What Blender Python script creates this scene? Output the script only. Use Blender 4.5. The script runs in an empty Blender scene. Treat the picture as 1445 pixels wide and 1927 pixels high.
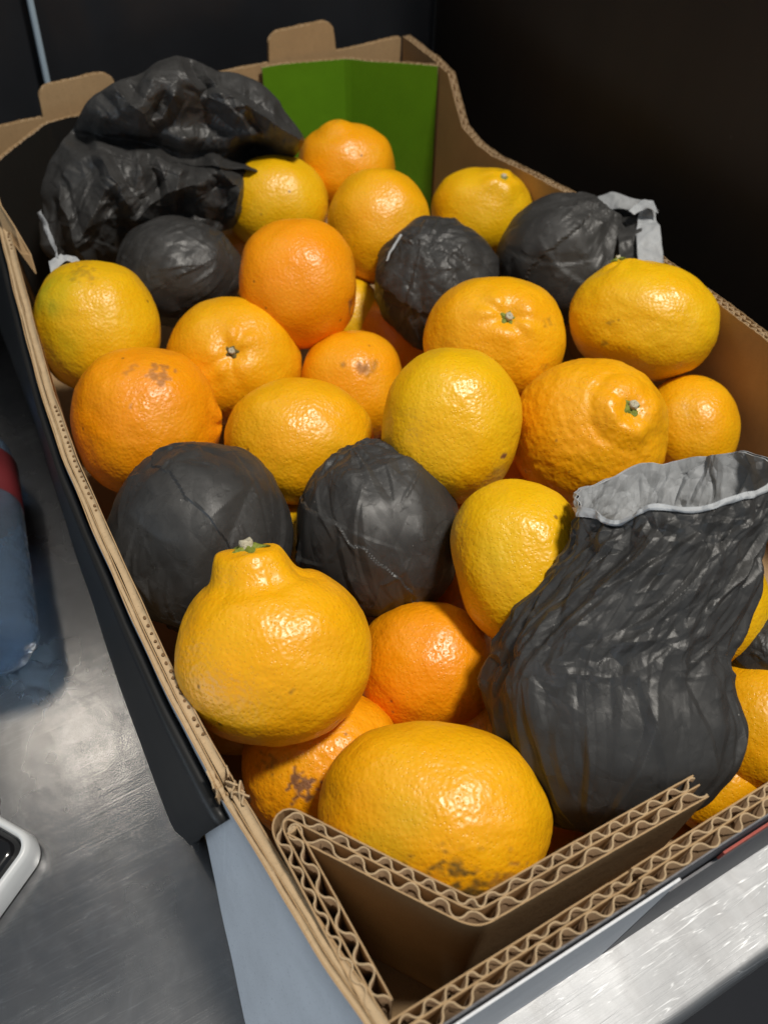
import bpy, math, random
import numpy as np
from mathutils import Matrix, Vector, Quaternion

# ------------------------------------------------------------------ camera, world, lamps, exposure
scene = bpy.context.scene
COL = scene.collection
cam_d = bpy.data.cameras.new('camera')
cam = bpy.data.objects.new('camera', cam_d)
COL.objects.link(cam)
cam.location = (-0.00859, -0.02276, 0.48132)
cam.rotation_euler = (0.67170, -0.00376, -0.49469)
cam_d.sensor_width = 36.0
cam_d.lens = 28.728
cam_d.clip_start = 0.01
cam_d.clip_end = 50
cam_d.dof.use_dof = True
cam_d.dof.focus_distance = 0.40
cam_d.dof.aperture_fstop = 9.0
scene.camera = cam

world = bpy.data.worlds.new('World')
scene.world = world
world.use_nodes = True
bg = world.node_tree.nodes['Background']
bg.inputs[0].default_value = (0.80, 0.90, 1.0, 1)
bg.inputs[1].default_value = 0.23


def area_lamp(name, loc, target, sx, sy, power, color, roll=0.0):
    d = bpy.data.lights.new(name, 'AREA')
    d.shape = 'RECTANGLE'
    d.size, d.size_y = sx, sy
    d.energy = power
    d.color = color
    o = bpy.data.objects.new(name, d)
    COL.objects.link(o)
    o.location = loc
    o.rotation_euler = (Vector(target) - Vector(loc)).to_track_quat('-Z', 'Y').to_euler()
    return o


area_lamp('ceiling_lamp', (0.54, -0.10, 1.75), (0.18, 0.28, 0.1), 0.16, 0.24, 30.0, (1.0, 0.94, 0.85))
area_lamp('strip_lamp', (-0.25, 0.86, 1.30), (-0.1, 0.3, 0.0), 0.03, 0.26, 0.9, (1.0, 0.90, 0.76))
area_lamp('low_side_fill', (-1.7, -0.20, 0.085), (0.0, 0.20, 0.085), 2.0, 0.13, 9.0, (0.74, 0.87, 1.0))  # added fill strip, not a window; low so the rim shades the interior

scene.view_settings.view_transform = 'Standard'
scene.view_settings.look = 'None'
scene.view_settings.exposure = 0.0
scene.view_settings.gamma = 1.0
scene.render.engine = 'CYCLES'
scene.cycles.max_bounces = 8
scene.cycles.use_denoising = True

# ------------------------------------------------------------------ noise (numpy)
_rng = np.random.RandomState(7)
_perm = _rng.permutation(256)
_perm = np.concatenate([_perm, _perm, _perm])
_grad = _rng.randn(256, 3)
_grad /= np.linalg.norm(_grad, axis=1, keepdims=True)


def pnoise(P):
    P = np.asarray(P, float)
    i = np.floor(P).astype(int)
    f = P - i
    i &= 255
    w = f * f * f * (f * (f * 6 - 15) + 10)
    out = 0
    for dx in (0, 1):
        wx = w[:, 0] if dx else 1 - w[:, 0]
        for dy in (0, 1):
            wy = w[:, 1] if dy else 1 - w[:, 1]
            for dz in (0, 1):
                wz = w[:, 2] if dz else 1 - w[:, 2]
                h = _perm[_perm[_perm[(i[:, 0] + dx) & 255] + ((i[:, 1] + dy) & 255)] + ((i[:, 2] + dz) & 255)]
                g = _grad[h]
                out = out + wx * wy * wz * ((f[:, 0] - dx) * g[:, 0] + (f[:, 1] - dy) * g[:, 1] + (f[:, 2] - dz) * g[:, 2])
    return out * 1.6


def sstep(a, b, x):
    t = np.clip((x - a) / (b - a), 0, 1)
    return t * t * (3 - 2 * t)


def tri(t):
    return 2 * np.abs(2 * (t - np.floor(t + 0.5))) - 1


def crumple(P, freqs, amps, seed, n=3):
    """sharp folded facets: masked triangle waves in random directions"""
    r = np.random.RandomState(seed)
    out = np.zeros(len(P))
    for f, a in zip(freqs, amps):
        for k in range(n):
            d = r.randn(3)
            d /= np.linalg.norm(d)
            off = r.rand(3) * 50
            warp = pnoise(P * f * 0.45 + off)
            t = P @ d * f + r.rand() + 0.40 * warp
            m = sstep(-0.15, 0.45, pnoise(P * f * 0.5 + off[::-1] + 7))
            out += a * tri(t) * m
    return out


def facet_ball(n, npts, amp, seed, axis=None, stretch=1.0):
    """random flat facets over the unit sphere: radius offset, piecewise planar"""
    import bmesh
    from mathutils.bvhtree import BVHTree
    r = np.random.RandomState(seed)
    D = n
    if axis is not None:
        ax = np.array(axis) / np.linalg.norm(axis)
        D = n + np.outer(n @ ax, ax) * (stretch - 1)
        D = D / np.linalg.norm(D, axis=1, keepdims=True)
    P = r.randn(npts * 3, 3)
    P /= np.linalg.norm(P, axis=1, keepdims=True)
    keep = []
    md = 1.45 / math.sqrt(npts)
    for q in P:
        if not keep or np.max(np.array(keep) @ q) < math.cos(md): keep.append(q)
        if len(keep) >= npts: break
    P = np.array(keep)
    bm = bmesh.new()
    for q in P: bm.verts.new(q)
    bmesh.ops.convex_hull(bm, input=bm.verts[:])
    bm.verts.index_update()
    tris = [[v.index for v in f.verts] for f in bm.faces]
    co = np.array([v.co[:] for v in bm.verts])
    bm.free()
    h = r.uniform(-1, 1, len(co))
    base = BVHTree.FromPolygons([Vector(v) for v in co], tris)
    disp = BVHTree.FromPolygons([Vector(v * (1 + amp * k)) for v, k in zip(co, h)], tris)
    o = Vector((0, 0, 0))
    out = np.zeros(len(n))
    for i, d in enumerate(D):
        v = Vector(d)
        a, b = disp.ray_cast(o, v)[3], base.ray_cast(o, v)[3]
        if a is not None and b is not None: out[i] = a - b
    return out


def facet_plane(U, V, lo, hi, su, sv, amp, seed, period=None):
    """random flat facets over a plane, cells about su by sv"""
    from mathutils.bvhtree import BVHTree
    from mathutils.geometry import delaunay_2d_cdt
    r = np.random.RandomState(seed)
    nu_, nv_ = max(2, int((hi[0] - lo[0]) / su)), max(2, int((hi[1] - lo[1]) / sv) + 2)
    pts = []
    for i in range(nu_):
        for j in range(-1, nv_ + 1):
            pts.append((lo[0] + (i + 0.5 + r.uniform(-0.48, 0.48)) * (hi[0] - lo[0]) / nu_, lo[1] + (j + (0.5 * (i % 2)) + r.uniform(-0.48, 0.48)) * sv, r.uniform(-1, 1) * amp))
    if period:
        pts = pts + [(p[0] - period, p[1], p[2]) for p in pts if p[0] > hi[0] - 3 * su] + [(p[0] + period, p[1], p[2]) for p in pts if p[0] < lo[0] + 3 * su]
    k = su / sv
    vo, _, fo, ov, _, _ = delaunay_2d_cdt([Vector((p[0], p[1] * k)) for p in pts], [], [], 0, 1e-9)
    zz = [pts[o[0]][2] if o else 0.0 for o in ov]
    t = BVHTree.FromPolygons([Vector((a[0], a[1], z)) for a, z in zip(vo, zz)], [list(f) for f in fo])
    out = np.zeros(len(U))
    dn = Vector((0, 0, -1))
    for i in range(len(U)):
        h = t.ray_cast(Vector((U[i], V[i] * k, 1.0)), dn)[0]
        if h is not None: out[i] = h[2]
    return out


def creases_plane(U, V, segs, mw=0.0):
    """folds on a flat map: each a sharp edge with a flat slope falling away on one side"""
    out = np.zeros(len(U))
    for (u0, v0, ang, ln, wd, h, bend, steep) in segs:
        du, dv = U - u0, V - v0
        a = du * math.cos(ang) + dv * math.sin(ang)
        sel = np.abs(a) < ln
        if not sel.any(): continue
        a = a[sel]
        b = -du[sel] * math.sin(ang) + dv[sel] * math.cos(ang) + bend * a * a / ln
        e = 1 - np.abs(a) / ln
        win = np.minimum(1, e * 2.2)
        w = wd * (0.25 + 0.75 * win)
        prof = np.where(b > 0, np.maximum(0, 1 - b / w), np.maximum(0, 1 + b / np.maximum(w * steep, mw)))
        out[sel] += h * prof * win
    return out


def creases_sphere(n, tw, seed, count, size=1.0, radial=0.5, hh=1.0):
    r = np.random.RandomState(seed)
    tw = np.array(tw) / np.linalg.norm(tw)
    out = np.zeros(len(n))
    for k in range(count):
        c = r.randn(3)
        if r.rand() < 0.45: c = c * 0.55 + tw * 1.1
        c /= np.linalg.norm(c)
        to = tw - c * (tw @ c)
        if np.linalg.norm(to) < 0.05 or r.rand() > radial: to = np.cross(c, r.randn(3))
        to = to + np.cross(c, r.randn(3)) * 0.25
        to -= c * (to @ c)
        to /= np.linalg.norm(to)
        ac = np.cross(c, to)
        ln = r.uniform(0.18, 0.75) * size
        wd = r.uniform(0.04, 0.16) * size
        sel = n @ c > 0.35
        x, y = n[sel] @ to, n[sel] @ ac
        out[sel] += creases_plane(x, y, [(0, 0, 0, ln, wd, wd * r.uniform(0.10, 0.24) * hh * (1 if r.rand() < 0.7 else -0.8), r.uniform(-0.25, 0.25), r.uniform(0.10, 0.6))], 0.034)
    return out


# ------------------------------------------------------------------ object helpers
def tag(o, label=None, cat=None, group=None, kind=None):
    if label: o['label'] = label
    if cat: o['category'] = cat
    if group: o['group'] = group
    if kind: o['kind'] = kind
    return o


def mesh_obj(name, V, F, mats, parent=None, smooth=True, fm=None):
    me = bpy.data.meshes.new(name)
    me.from_pydata([tuple(v) for v in np.asarray(V, float)] if not isinstance(V, list) else V, [], F if isinstance(F, list) else F.tolist())
    for m in (mats if isinstance(mats, (list, tuple)) else [mats]):
        me.materials.append(m)
    if smooth:
        me.polygons.foreach_set('use_smooth', [True] * len(me.polygons))
    if fm is not None:
        me.polygons.foreach_set('material_index', list(fm))
    me.update()
    o = bpy.data.objects.new(name, me)
    COL.objects.link(o)
    if parent is not None:
        o.parent = parent
    return o


def empty(name, loc=(0, 0, 0)):
    o = bpy.data.objects.new(name, None)
    o.empty_display_size = 0.02
    COL.objects.link(o)
    o.location = loc
    return o


def attr(o, name, vals):
    a = o.data.attributes.new(name, 'FLOAT', 'POINT')
    a.data.foreach_set('value', np.asarray(vals, np.float32))


_ico = {}


def ico(n):
    if n not in _ico:
        import bmesh
        bm = bmesh.new()
        bmesh.ops.create_icosphere(bm, subdivisions=n, radius=1.0)
        V = np.array([v.co[:] for v in bm.verts])
        F = [[v.index for v in f.verts] for f in bm.faces]
        bm.free()
        V /= np.linalg.norm(V, axis=1, keepdims=True)
        _ico[n] = (V, F)
    return _ico[n]


class MB:
    def __init__(self):
        self.V, self.F = [], []

    def box(self, lo, hi):
        b = len(self.V)
        for z in (lo[2], hi[2]):
            self.V += [(lo[0], lo[1], z), (hi[0], lo[1], z), (hi[0], hi[1], z), (lo[0], hi[1], z)]
        self.F += [[b + 3, b + 2, b + 1, b], [b + 4, b + 5, b + 6, b + 7]]
        for i in range(4):
            j = (i + 1) % 4
            self.F.append([b + i, b + j, b + 4 + j, b + 4 + i])

    def ribbon(self, L, Rr, z0, z1):
        """upright strip between two plan polylines L and Rr, z0 / z1 per sample"""
        n = len(L)
        b = len(self.V)
        for i in range(n):
            self.V += [(L[i][0], L[i][1], z0[i]), (Rr[i][0], Rr[i][1], z0[i]), (Rr[i][0], Rr[i][1], z1[i]), (L[i][0], L[i][1], z1[i])]
        for i in range(n - 1):
            p, q = b + 4 * i, b + 4 * i + 4
            self.F += [[p + 3, p + 2, q + 2, q + 3], [p, p + 3, q + 3, q], [p + 2, p + 1, q + 1, q + 2], [p + 1, p, q, q + 1]]
        e = b + 4 * (n - 1)
        self.F += [[b, b + 1, b + 2, b + 3], [e + 3, e + 2, e + 1, e]]

    def tube(self, pts, rad, n=10, cap=True):
        pts = [Vector(p) for p in pts]
        b = len(self.V)
        rads = rad if isinstance(rad, (list, tuple)) else [rad] * len(pts)
        up = Vector((0.13, 0.31, 0.94))
        for i, p in enumerate(pts):
            t = (pts[min(i + 1, len(pts) - 1)] - pts[max(i - 1, 0)]).normalized()
            x = t.cross(up).normalized()
            y = t.cross(x)
            for k in range(n):
                a = 2 * math.pi * k / n
                self.V.append(tuple(p + rads[i] * (math.cos(a) * x + math.sin(a) * y)))
        for i in range(len(pts) - 1):
            for k in range(n):
                k2 = (k + 1) % n
                self.F.append([b + i * n + k, b + i * n + k2, b + (i + 1) * n + k2, b + (i + 1) * n + k])
        if cap:
            self.F.append([b + k for k in range(n)][::-1])
            self.F.append([b + (len(pts) - 1) * n + k for k in range(n)])

    def build(self, name, mat, parent=None, smooth=False):
        return mesh_obj(name, self.V, self.F, mat, parent, smooth)


# ------------------------------------------------------------------ materials
class Nt:
    def __init__(self, name):
        self.m = bpy.data.materials.new(name)
        self.m.use_nodes = True
        self.t = self.m.node_tree
        self.b = self.t.nodes['Principled BSDF']
        self.tc = self.t.nodes.new('ShaderNodeTexCoord').outputs['Object']

    def n(self, typ, ins=None, **props):
        nd = self.t.nodes.new('ShaderNode' + typ)
        for k, v in props.items():
            setattr(nd, k, v)
        for k, v in (ins or {}).items():
            self.set(nd.inputs[k], v)
        return nd

    def set(self, sock, v):
        if hasattr(v, 'is_output'):
            self.t.links.new(v, sock)
        else:
            sock.default_value = v

    def noise(self, scale, detail=2, rough=0.5, co=None, dist=0.0):
        return self.n('TexNoise', {'Vector': co or self.tc, 'Scale': scale, 'Detail': detail, 'Roughness': rough, 'Distortion': dist}).outputs[0]

    def vor(self, scale, co=None, feature='F1', smooth=None):
        nd = self.n('TexVoronoi', {'Vector': co or self.tc, 'Scale': scale}, feature=feature)
        if smooth is not None: nd.inputs['Smoothness'].default_value = smooth
        return nd

    def ramp(self, fac, stops):
        nd = self.n('ValToRGB', {'Fac': fac})
        e = nd.color_ramp.elements
        while len(e) < len(stops): e.new(0.5)
        for q, (pos, c) in zip(e, stops):
            q.position = pos
            q.color = (c, c, c, 1) if not isinstance(c, (tuple, list)) else (*c, 1)
        return nd.outputs[0]

    def mix(self, f, a, b, typ='MIX'):
        nd = self.n('Mix', None, data_type='RGBA', blend_type=typ)
        self.set(nd.inputs[0], f)
        self.set(nd.inputs[6], a if hasattr(a, 'is_output') else (*a, 1))
        self.set(nd.inputs[7], b if hasattr(b, 'is_output') else (*b, 1))
        return nd.outputs[2]

    def math(self, op, a, b=0.0):
        nd = self.n('Math', None, operation=op)
        self.set(nd.inputs[0], a)
        self.set(nd.inputs[1], b)
        return nd.outputs[0]

    def mapping(self, scale=(1, 1, 1), rot=(0, 0, 0)):
        return self.n('Mapping', {'Vector': self.tc, 'Scale': scale, 'Rotation': rot}).outputs[0]

    def bump(self, h, strength, dist, normal=None):
        nd = self.n('Bump', {'Height': h, 'Strength': strength, 'Distance': dist})
        if normal is not None: self.set(nd.inputs['Normal'], normal)
        return nd.outputs[0]

    def attr(self, name):
        return self.n('Attribute', None, attribute_name=name).outputs['Fac']

    def out(self, **kw):
        names = {'color': 'Base Color', 'rough': 'Roughness', 'spec': 'Specular IOR Level', 'metal': 'Metallic', 'normal': 'Normal',
                 'trans': 'Transmission Weight', 'ior': 'IOR', 'sheen': 'Sheen Weight', 'sss': 'Subsurface Weight', 'coat': 'Coat Weight',
                 'coatr': 'Coat Roughness', 'aniso': 'Anisotropic'}
        for k, v in kw.items():
            s = self.b.inputs[names[k]]
            if k == 'color' and not hasattr(v, 'is_output'): v = (*v, 1)
            self.set(s, v)
        return self.m


def peel(name, c1, c2, coarse=1.0, rough=0.36):
    t = Nt(name)
    big = t.noise(22, 2, 0.5)
    col = t.mix(t.ramp(big, [(0.32, 0.0), (0.68, 1.0)]), c1, c2)
    mott = t.noise(160, 3, 0.6)
    col = t.mix(t.ramp(mott, [(0.35, 0.0), (0.75, 0.16)]), col, tuple(x * 0.82 for x in c1))
    v = t.vor(560)
    pore = t.ramp(v.outputs['Distance'], [(0.0, 1.0), (0.30, 0.0)])
    col = t.mix(t.math('MULTIPLY', pore, 0.30), col, tuple(x * 0.55 for x in c1))
    gr = t.attr('green')
    col = t.mix(gr, col, (0.30, 0.33, 0.015))
    # little brown specks
    sp = t.vor(85)
    sd = t.ramp(sp.outputs['Distance'], [(0.07, 1.0), (0.13, 0.0)])
    pick = t.n('SeparateColor', {0: sp.outputs['Color']}).outputs[0]
    sd = t.math('MULTIPLY', sd, t.ramp(pick, [(0.86, 0.0), (0.88, 1.0)]))
    col = t.mix(t.math('MULTIPLY', sd, 0.75), col, (0.16, 0.07, 0.015))
    sc = t.attr('scar')
    scn = t.noise(420, 4, 0.7)
    scc = t.mix(scn, (0.10, 0.035, 0.012), (0.34, 0.15, 0.05))
    col = t.mix(sc, col, scc)
    so = t.attr('soot')
    col = t.mix(so, col, (0.075, 0.058, 0.022))
    pb = t.vor(480 / coarse, feature='SMOOTH_F1', smooth=0.6).outputs['Distance']
    lump = t.noise(230 / coarse, 2, 0.5)
    h = t.math('ADD', t.math('MULTIPLY', pb, 0.9), t.math('MULTIPLY', lump, 0.9))
    h = t.math('SUBTRACT', h, t.math('MULTIPLY', pore, 0.8))
    h = t.math('SUBTRACT', h, t.math('MULTIPLY', sc, t.math('MULTIPLY', scn, 1.0)))
    nrm = t.bump(h, 0.32, 0.0010 * coarse)
    rg = t.math('ADD', t.math('MULTIPLY', sc, 0.35), t.ramp(t.noise(35, 3, 0.6), [(0.3, rough - 0.05), (0.7, rough + 0.12)]))
    m = t.out(color=col, rough=rg, spec=0.5, normal=nrm, sss=0.12)
    t.b.inputs['Subsurface Radius'].default_value = (1.0, 0.35, 0.05)
    t.b.inputs['Subsurface Scale'].default_value = 0.004
    return m


M = {}
M['deep'] = peel('peel_deep_orange', (0.86, 0.285, 0.002), (0.86, 0.335, 0.002))
M['orange'] = peel('peel_orange', (0.86, 0.335, 0.002), (0.85, 0.385, 0.003))
M['amber'] = peel('peel_amber', (0.84, 0.37, 0.003), (0.83, 0.43, 0.003))
M['yellow'] = peel('peel_yellow', (0.80, 0.425, 0.003), (0.79, 0.475, 0.005))
M['pebbly'] = peel('peel_pebbly_amber', (0.85, 0.36, 0.003), (0.84, 0.41, 0.004), coarse=1.4)


def paper_mat(name, base, rough, spec=0.5, fine=1.0):
    t = Nt(name)
    n1 = t.noise(70, 4, 0.6)
    col = t.mix(t.ramp(n1, [(0.35, 0.0), (0.7, 1.0)]), base, tuple(x * 1.35 for x in base))
    du = t.vor(150)
    dust = t.ramp(du.outputs['Distance'], [(0.03, 1.0), (0.06, 0.0)])
    pick = t.n('SeparateColor', {0: du.outputs['Color']}).outputs[0]
    dust = t.math('MULTIPLY', dust, t.ramp(pick, [(0.88, 0.0), (0.9, 1.0)]))
    col = t.mix(t.math('MULTIPLY', dust, 0.6), col, (0.35, 0.34, 0.32))
    ds = t.n('TexNoise', {'Vector': t.tc, 'Scale': 30.0, 'Detail': 2.0}).outputs['Color']
    wp = t.n('VectorMath', {0: ds, 1: (0.012, 0.012, 0.012), 2: t.tc}, operation='MULTIPLY_ADD').outputs[0]
    h = 0.0
    for scale, k in ((95.0, 0.16), (210.0, 0.16)):
        v = t.vor(scale, co=wp)
        d = t.n('VectorMath', {0: wp, 1: v.outputs['Position']}, operation='SUBTRACT').outputs[0]
        c = t.n('VectorMath', {0: v.outputs['Color'], 1: (0.5, 0.5, 0.5)}, operation='SUBTRACT').outputs[0]
        f = t.n('VectorMath', {0: d, 1: c}, operation='DOT_PRODUCT').outputs['Value']
        f = t.math('MULTIPLY', f, k * fine)
        mk = t.ramp(t.noise(scale * 0.35, 2), [(0.47, 0.0), (0.62, 1.0)])
        f = t.math('MULTIPLY', f, mk)
        h = t.math('ADD', h, f)
    nrm = t.bump(h, 1.0, 1.0)
    gr = t.noise(2600, 1)
    nrm = t.bump(gr, 0.12, 0.0002, nrm)
    return t.out(color=col, rough=t.ramp(n1, [(0.3, rough - 0.05), (0.7, rough + 0.08)]), spec=spec, normal=nrm)


M['black_paper'] = paper_mat('black_tissue', (0.030, 0.0295, 0.0288), 0.47, 0.5)
M['pale_paper'] = paper_mat('pale_tissue_lining', (0.25, 0.26, 0.27), 0.6, 0.3)
M['white_edge'] = paper_mat('white_tissue_edge', (0.33, 0.345, 0.36), 0.6, 0.3)


def board_mat(name, base, rough=0.8, streak=True, print_=None):
    t = Nt(name)
    n1 = t.noise(30, 3, 0.6)
    n2 = t.noise(1.0, 4, 0.7, co=t.mapping((260, 260, 60)))
    col = t.mix(n1, tuple(x * 0.82 for x in base), tuple(x * 1.12 for x in base))
    col = t.mix(t.math('MULTIPLY', n2, 0.5 if rough > 0.7 else 0.03), col, tuple(x * 0.66 for x in base))
    sp = t.noise(900, 1)
    col = t.mix(t.ramp(sp, [(0.62, 0.0), (0.75, 0.4)]), col, tuple(x * 0.45 for x in base))
    nrm = t.bump(t.math('ADD', t.noise(500, 3, 0.6), t.math('MULTIPLY', t.noise(60, 2), 1.5)), 0.3, 0.0006)
    return t.out(color=col, rough=rough, spec=0.25, normal=nrm)


M['kraft'] = board_mat('kraft_cardboard', (0.46, 0.305, 0.158))
M['kraft_pale'] = board_mat('kraft_cut_edge', (0.54, 0.395, 0.235))
M['flute'] = board_mat('kraft_flute', (0.55, 0.40, 0.24))
M['medium_shaded'] = board_mat('shaded_flute_medium', (0.27, 0.18, 0.105))  # flute paper darkened in colour so the holes look shaded
M['green_print'] = board_mat('green_printed_liner', (0.105, 0.265, 0.008), 0.5)
M['black_print'] = board_mat('black_printed_liner', (0.012, 0.0115, 0.011), 0.6)
M['white_print'] = board_mat('white_printed_liner', (0.74, 0.76, 0.79), 0.5)
M['grey_print'] = board_mat('grey_printed_liner', (0.14, 0.14, 0.15), 0.5)
M['red_print'] = board_mat('red_printed_liner', (0.35, 0.06, 0.04), 0.5)


def steel():
    t = Nt('scratched_steel')
    cloud = t.noise(9, 4, 0.6)
    smear = t.noise(1.0, 4, 0.65, co=t.mapping((60, 8, 1), (0, 0, 0.55)))
    brush = t.noise(1.0, 3, 0.6, co=t.mapping((22, 700, 1), (0, 0, -0.45)))

    def scratches(scale, rot, seed, width, lo):
        mp = t.n('Mapping', {'Vector': t.tc, 'Scale': scale, 'Rotation': (0, 0, rot), 'Location': (seed, seed * 2, 0)}).outputs[0]
        v = t.n('TexNoise', {'Vector': mp, 'Scale': 1.0, 'Detail': 1.5, 'Roughness': 0.4}).outputs[0]
        d = t.math('ABSOLUTE', t.math('SUBTRACT', v, 0.5))
        ln = t.ramp(d, [(0.0, 1.0), (width, 0.0)])
        mk = t.ramp(t.n('TexNoise', {'Vector': mp, 'Scale': 0.55, 'Detail': 1.0}).outputs[0], [(lo, 0.0), (lo + 0.06, 1.0)])
        return t.math('MULTIPLY', ln, mk)

    s = scratches((14, 330, 1), 0.75, 1.3, 0.012, 0.50)
    for sc, rot, sd, wd, lo in (((11, 260, 1), -0.5, 4.1, 0.010, 0.52), ((18, 420, 1), 1.5, 8.7, 0.013, 0.52), ((9, 210, 1), 0.2, 12.4, 0.008, 0.54), ((20, 400, 1), 2.2, 17.4, 0.013, 0.5),
                             ((13, 300, 1), 1.05, 23.4, 0.010, 0.54), ((15, 340, 1), -1.0, 29.4, 0.010, 0.54)):
        s = t.math('MAXIMUM', s, scratches(sc, rot, sd, wd, lo))
    patch = t.ramp(t.noise(7, 2), [(0.40, 0.15), (0.62, 1.0)])
    ox = t.n('SeparateXYZ', {0: t.tc}).outputs[0]
    wear = t.n('MapRange', {'Value': ox, 'From Min': -0.02, 'From Max': 0.07}).outputs[0]      # the front right is scoured rough by use
    s = t.math('MULTIPLY', t.math('MULTIPLY', s, patch), t.math('ADD', 0.35, t.math('MULTIPLY', wear, 0.65)))
    blot = t.ramp(t.noise(48, 5, 0.7, dist=1.2), [(0.50, 0.0), (0.66, 1.0)])
    col = t.mix(wear, t.mix(cloud, (0.21, 0.21, 0.213), (0.33, 0.33, 0.335)), t.mix(cloud, (0.23, 0.237, 0.247), (0.32, 0.327, 0.338)))
    col = t.mix(t.math('MULTIPLY', t.ramp(smear, [(0.45, 0.0), (0.75, 1.0)]), 0.22), col, (0.19, 0.178, 0.168))
    col = t.mix(t.math('MULTIPLY', blot, 0.13), col, (0.50, 0.51, 0.52))
    col = t.mix(t.math('MULTIPLY', s, 0.50), col, (0.80, 0.82, 0.84))
    rg = t.math('ADD', t.ramp(cloud, [(0.3, 0.19), (0.7, 0.30)]), t.math('MULTIPLY', wear, 0.27))
    rg = t.math('ADD', rg, t.math('MULTIPLY', smear, 0.04))
    h = t.math('ADD', t.math('MULTIPLY', brush, 0.25), t.math('MULTIPLY', s, 0.15))
    h = t.math('ADD', h, t.math('MULTIPLY', cloud, 4.0))
    return t.out(color=col, rough=rg, metal=1.0, normal=t.bump(h, 0.35, 0.0006))


M['steel'] = steel()


def plain(name, c, rough=0.5, spec=0.5, var=0.15, bumpy=0.0, scale=40, **kw):
    t = Nt(name)
    n = t.noise(scale, 3, 0.6)
    col = t.mix(n, tuple(x * (1 - var) for x in c), tuple(x * (1 + var) for x in c))
    k = dict(color=col, rough=rough, spec=spec)
    if bumpy: k['normal'] = t.bump(n, bumpy, 0.002)
    k.update(kw)
    return t.out(**k)


M['curtain'] = plain('black_plastic_curtain', (0.015, 0.0165, 0.020), 0.42, 0.4, 0.4, 0.15, 12)


def wall_mat():
    t = Nt('dark_brown_wall')
    n = t.noise(1.0, 4, 0.6, co=t.mapping((14, 14, 2.2)))
    col = t.mix(n, (0.013, 0.0100, 0.0080), (0.029, 0.021, 0.015))
    v = t.vor(38)
    pk = t.n('SeparateColor', {0: v.outputs['Color']}).outputs[0]
    d = t.math('MULTIPLY', t.ramp(v.outputs['Distance'], [(0.03, 1.0), (0.07, 0.0)]), t.ramp(pk, [(0.86, 0.0), (0.9, 1.0)]))
    col = t.mix(t.math('MULTIPLY', d, 0.25), col, (0.10, 0.09, 0.08))
    return t.out(color=col, rough=0.62, spec=0.3, normal=t.bump(n, 0.15, 0.002))


M['wall'] = wall_mat()
M['floor'] = plain('dark_floor', (0.012, 0.014, 0.020), 0.7)
M['cable'] = plain('grey_blue_cable', (0.33, 0.42, 0.50), 0.45, 0.5, 0.05)
M['bottle'] = plain('clear_blue_plastic', (0.62, 0.80, 1.0), 0.04, 0.6, 0.06, 1.0, 75, trans=0.93, ior=1.45)
M['water'] = plain('blue_water', (0.25, 0.45, 0.80), 0.02, 0.5, 0.1, trans=0.8, ior=1.2)
M['label_red'] = plain('red_label', (0.16, 0.022, 0.026), 0.5, 0.4, 0.15)
M['cap_blue'] = plain('blue_cap', (0.05, 0.14, 0.40), 0.4)
M['device_white'] = plain('white_plastic', (0.66, 0.68, 0.69), 0.35, 0.5, 0.04)
M['device_black'] = plain('black_gloss', (0.008, 0.008, 0.009), 0.12, 0.5, 0.1)
M['mark'] = plain('white_mark', (0.75, 0.75, 0.75), 0.4, 0.5, 0.02)
M['calyx'] = plain('green_calyx', (0.20, 0.235, 0.035), 0.6, 0.3, 0.45, 0.5, 600)
M['calyx_brown'] = plain('brown_green_calyx', (0.13, 0.10, 0.03), 0.7, 0.3, 0.45, 0.5, 600)
M['stub'] = plain('pale_stem_cut', (0.50, 0.46, 0.34), 0.75, 0.2, 0.3, 0.5, 900)
M['black_plastic'] = plain('black_sleeve', (0.014, 0.0135, 0.013), 0.48, 0.4, 0.25, 0.1, 30)

# ------------------------------------------------------------------ setting: counter, floor, wall, curtain
def counter():
    # steel sheet with a rounded front edge
    prof = [(0.85, 0.0), (-0.040, 0.0)]
    for k in range(1, 8):
        a = k / 7 * math.pi / 2
        prof.append((-0.040 - 0.007 * math.sin(a), -0.007 + 0.007 * math.cos(a)))
    prof.append((-0.047, -0.045))
    prof.append((-0.044, -0.045))
    V, F = [], []
    xs = [-1.3, 1.3]
    for x in xs:
        for y, z in prof: V.append((x, y, z))
    n = len(prof)
    for i in range(n - 1):
        F.append([i, i + 1, n + i + 1, n + i])
    o = mesh_obj('steel_counter', V, F, M['steel'])
    for p in o.data.polygons: p.use_smooth = True
    tag(o, kind='structure')


counter()
fl = MB()
fl.box((-3, -3, -0.95), (3, 3, -0.9))
tag(fl.build('floor', M['floor']), kind='structure')

wl = MB()
wl.box((0.47, -0.02, 0.001), (0.50, 0.90, 0.62))
tag(wl.build('side_wall', M['wall']), 'dark brown wall panel rising right of the cardboard box', 'wall')


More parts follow.
